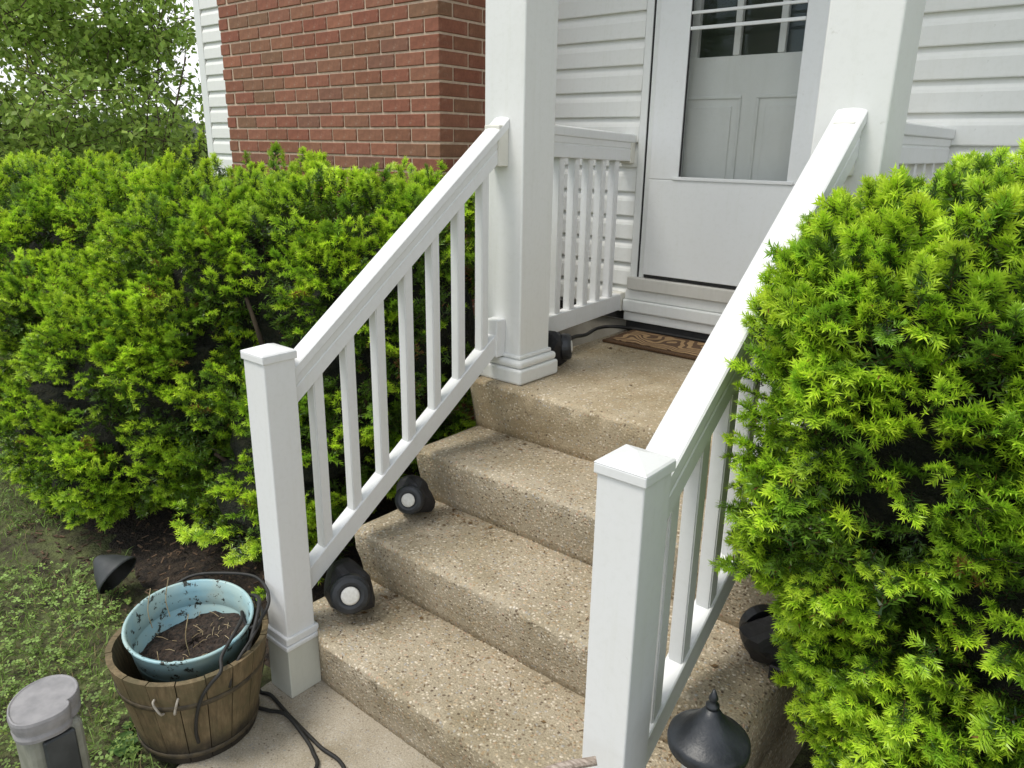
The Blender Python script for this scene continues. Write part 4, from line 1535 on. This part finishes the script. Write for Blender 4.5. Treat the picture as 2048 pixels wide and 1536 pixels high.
broad_weed((-0.225, -0.43, -.03), 7, .062, "leafy weed with broad leaves at the foot of the bucket, nearest the grey post", 1)
broad_weed((-0.285, -0.36, -.03), 6, .050, "leafy weed with broad leaves left of the bucket's foot", 2)
broad_weed((-0.40, -0.16, -.03), 7, .050, "leafy weed with broad leaves behind the bucket's left rim", 3)


# ------------------------------------------------------------------ trees
def broad_tree(name, label, cat, loc, stems, clumps, n_leaf, leaf, seed, col, group=None, bark="bark", twigs=True):
    rng = np.random.default_rng(seed)
    t_ = thing(name, loc, label, cat, group)
    for pts, r in stems:
        bm = bmesh.new()
        tube(bm, spline(pts, 5), r, 8, r * .35)
        finish("trunk", bm, bark, t_, True)
    Q, C = [], []
    vol = np.array([np.prod(c[1]) ** .8 for c in clumps])
    cnt = (n_leaf * vol / vol.sum()).astype(int)
    tw = bmesh.new()
    for (c, r), n in zip(clumps, cnt):
        # leaves hang along short twigs inside each clump
        nt = max(4, n // 16)
        u = nrm(rng.normal(size=(nt, 3))) * (rng.random((nt, 1)) ** .45)
        tp = np.array(c) + u * np.array(r)
        td = nrm(u + np.array([0, 0, .35]) + rng.normal(0, .5, (nt, 3)))
        k = rng.integers(0, nt, n)
        s = rng.uniform(-.5, .5, n)
        tl = leaf * 5.5
        p = tp[k] + td[k] * (s * tl)[:, None] + rng.normal(0, leaf * .45, (n, 3))
        d = nrm(rng.normal(size=(n, 3)) + np.array([0, 0, -.25]) + td[k] * .7)
        w = nrm(np.cross(d, rng.normal(0, .6, (n, 3)) + np.array([0, 0, 1.])))
        L = leaf * rng.uniform(.65, 1.2, n)[:, None]
        m_ = p + d * L * .45
        q = np.stack([p, m_ + w * L * .30, p + d * L, m_ - w * L * .30], 1)
        Q.append(q.reshape(-1, 3))
        cc = np.array(col) * rng.uniform(.6, 1.4, (n, 1)) * (1 + np.array([.25, .1, 0]) * rng.random((n, 1)))
        C.append(np.repeat(cc, 4, axis=0))
        if twigs:
            for i in range(0, nt, 2):
                a, b = tp[i] - td[i] * tl * .6, tp[i] + td[i] * tl * .5
                tube(tw, [Vector(a), Vector((a + b) / 2), Vector(b)], leaf * .07, 4, leaf * .03)
            if n > 100 and rng.random() < .04:
                tube(tw, spline([Vector(loc) * .3 + Vector(c) * .7 - Vector((0, 0, r[2] * .8)), Vector(c) - Vector((0, 0, r[2] * .3)), Vector(c) + Vector((r[0] * .3, 0, r[2] * .6))], 4), leaf * .12, 5, leaf * .05)
    f = quads_mesh("crown", np.concatenate(Q), np.concatenate(C), "broad_leaves", t_)
    f["kind"] = "stuff"
    if twigs:
        o = finish("twigs", tw, bark, t_)
        o["kind"] = "stuff"
    else:
        tw.free()
    return t_


TL = Vector((-6.9, 2.6, 0))
rr = np.random.default_rng(5)
cl = []
for k in range(80):
    a = rr.uniform(0, 6.28)
    zz = rr.uniform(1.35, 4.4)
    R_ = (0.55 + 1.15 * min(1, (zz - 1.1) / 1.2)) * math.sqrt(rr.random())
    if zz > 1.95 and R_ * math.cos(a) > .55 and rr.random() < .88:
        continue
    cl.append(((TL.x + R_ * math.cos(a) * 1.15, TL.y + R_ * math.sin(a), zz), (rr.uniform(.26, .46), rr.uniform(.26, .46), rr.uniform(.22, .40))))
for _ in range(16):
    cl.append(((-7.05 + rr.normal(0, .32), 2.6 + rr.normal(0, .4), rr.uniform(2.1, 3.5)), (.36, .36, .30)))
broad_tree("small_tree", "airy multi-stemmed tree with small green leaves left of the house corner", "tree", TL,
           [([(-6.9, 2.6, 0), (-6.85, 2.62, .9), (-6.78, 2.72, 1.5), (-6.6, 2.75, 1.9)], .026), ([(-6.9, 2.6, 0), (-7.1, 2.5, 1.0), (-7.3, 2.45, 1.6), (-7.5, 2.5, 1.9)], .022),
            ([(-6.88, 2.6, 0), (-6.6, 2.75, .9), (-6.2, 2.95, 1.8), (-6.0, 3.1, 2.5)], .020), ([(-6.92, 2.6, 0), (-7.2, 2.7, 1.0), (-7.8, 2.75, 2.2)], .020)],
           cl, 27000, .080, 5, (.32, .48, .11))
cl2 = [((-8.0 + rr.normal(0, .55), 1.65 + rr.normal(0, .45), .35 + abs(rr.normal(0, .75))), (.42, .42, .36)) for _ in range(20)]
broad_tree("garden_bush", "dark green rounded bush at the left behind the yew hedge", "shrub", (-8.0, 1.6, 0), [([(-8, 1.6, 0), (-8, 1.6, .5), (-8.1, 1.65, 1.2)], .03)], cl2, 9000, .07, 6, (.075, .13, .04), twigs=False)
cl3 = [((-12.6 + rr.normal(0, 1.1), 2.5 + rr.normal(0, .8), 1.9 + abs(rr.normal(0, 1.5))), (.7, .7, .6)) for _ in range(26)]
broad_tree("garden_tree", "pale yellow-green tree at the far left edge of the view", "tree", (-12.6, 2.5, 0), [([(-12.6, 2.5, 0), (-12.45, 2.55, 1.0), (-12.7, 2.6, 2.2)], .07)], cl3, 12000, .11, 7, (.30, .38, .09), twigs=False)

# unseen yard tree, placed for a faint reflection in the storm door
cl4 = [((-3.9 + rr.normal(0, .45), -5.4 + rr.normal(0, .5), 1.5 + abs(rr.normal(0, 1.1))), (.45, .45, .36)) for _ in range(30)]
broad_tree("yard_tree", "leafy tree in the front yard, out of view, faintly mirrored in the door glass", "tree", (-3.9, -5.4, 0), [([(-3.9, -5.4, 0), (-3.88, -5.38, 1.2), (-3.95, -5.45, 2.8)], .07)], cl4, 12000, .075, 8, (.11, .17, .045), twigs=False)

# fallen needles, twigs and leaf scraps caught on the steps
bm = bmesh.new()
rg = random.Random(31)
for k in range(520):
    st_i = rg.choice((0, 0, 1, 1, 2, 3))
    z = ZT[st_i] + .0012
    yb0 = YS[st_i] + .02
    yb1 = (YS[st_i + 1] - .012) if st_i < 3 else 1.75
    x = rg.choice((rg.uniform(.0, 1.29), rg.triangular(.0, .35, .02), rg.triangular(.95, 1.3, 1.27)))
    y = yb1 - abs(rg.gauss(0, .05)) if rg.random() < .6 else rg.uniform(yb0, yb1)
    if y < yb0 or (st_i == 3 and y < 1.0):
        continue
    l, w_ = rg.uniform(.005, .016), rg.uniform(.0008, .0018)
    if rg.random() < .10:
        l, w_ = rg.uniform(.007, .013), rg.uniform(.004, .008)
    M = Matrix.Translation((x, y, z)) @ Matrix.Rotation(rg.uniform(0, 6.28), 4, 'Z') @ Matrix.Rotation(rg.uniform(-.2, .2), 4, 'Y')
    vs = [bm.verts.new(M @ Vector(c_)) for c_ in ((-l, -w_ * .4, .0006), (0, -w_, .0016), (l, 0, .001), (0, w_, .0016))]
    bm.faces.new(vs)
o = finish("leaf_litter", bm, "leaf_scrap")
tag(o, kind="stuff")

# wooden fence beyond the house corner
fen = thing("garden_fence", (-8.4, 4.0, 0), "weathered grey wooden fence beyond the house corner", "fence")
FA, FB = Vector((-9.3, 3.85, 0)), Vector((-6.9, 5.3, 0))
dirf = (FB - FA).normalized()
nf = Vector((-dirf.y, dirf.x, 0))
for k in range(3):
    c_ = FA + (FB - FA) * (0.12 + k * .40)
    bm = bmesh.new()
    bm_box(bm, (c_.x - .05, c_.y - .05, -.05), (c_.x + .05, c_.y + .05, 1.93 - .02 * k), .006, 1)
    finish("post", bm, "fence_wood", fen)
for z in (0.7, 1.25, 1.80):
    bm = bmesh.new()
    for (a, b) in ((FA, FB),):
        prism(bm, [(0.052, z), (0.082, z), (0.082, z + .12), (0.052, z + .12)], lambda p, q: a - nf * p + Vector((0, 0, q)), lambda p, q: b - nf * p + Vector((0, 0, q)))
    finish("rail", bm, "fence_wood", fen)

# low treeline at the horizon
rng = np.random.default_rng(99)
n = 15000
ang = rng.uniform(rad(100), rad(200), n)
dist = rng.uniform(46, 60, n)
hh = 1.6 + 1.6 * (0.5 + 0.5 * np.sin(ang * 23) * np.cos(ang * 57 + 1)) + rng.normal(0, .4, n)
p = np.stack([np.cos(ang) * dist, np.sin(ang) * dist, rng.random(n) ** .7 * np.maximum(hh, .5)], 1)
d = nrm(rng.normal(size=(n, 3)))
w = nrm(np.cross(d, rng.normal(size=(n, 3))))
q = np.stack([p, p + d * .35 + w * .3, p + d * .8, p + d * .35 - w * .3], 1).reshape(-1, 3)
c = np.repeat(np.array([.06, .095, .03]) * rng.uniform(.6, 1.4, (n, 1)), 4, axis=0)
o = quads_mesh("distant_treeline", q, c, "broad_leaves")
tag(o, kind="stuff")
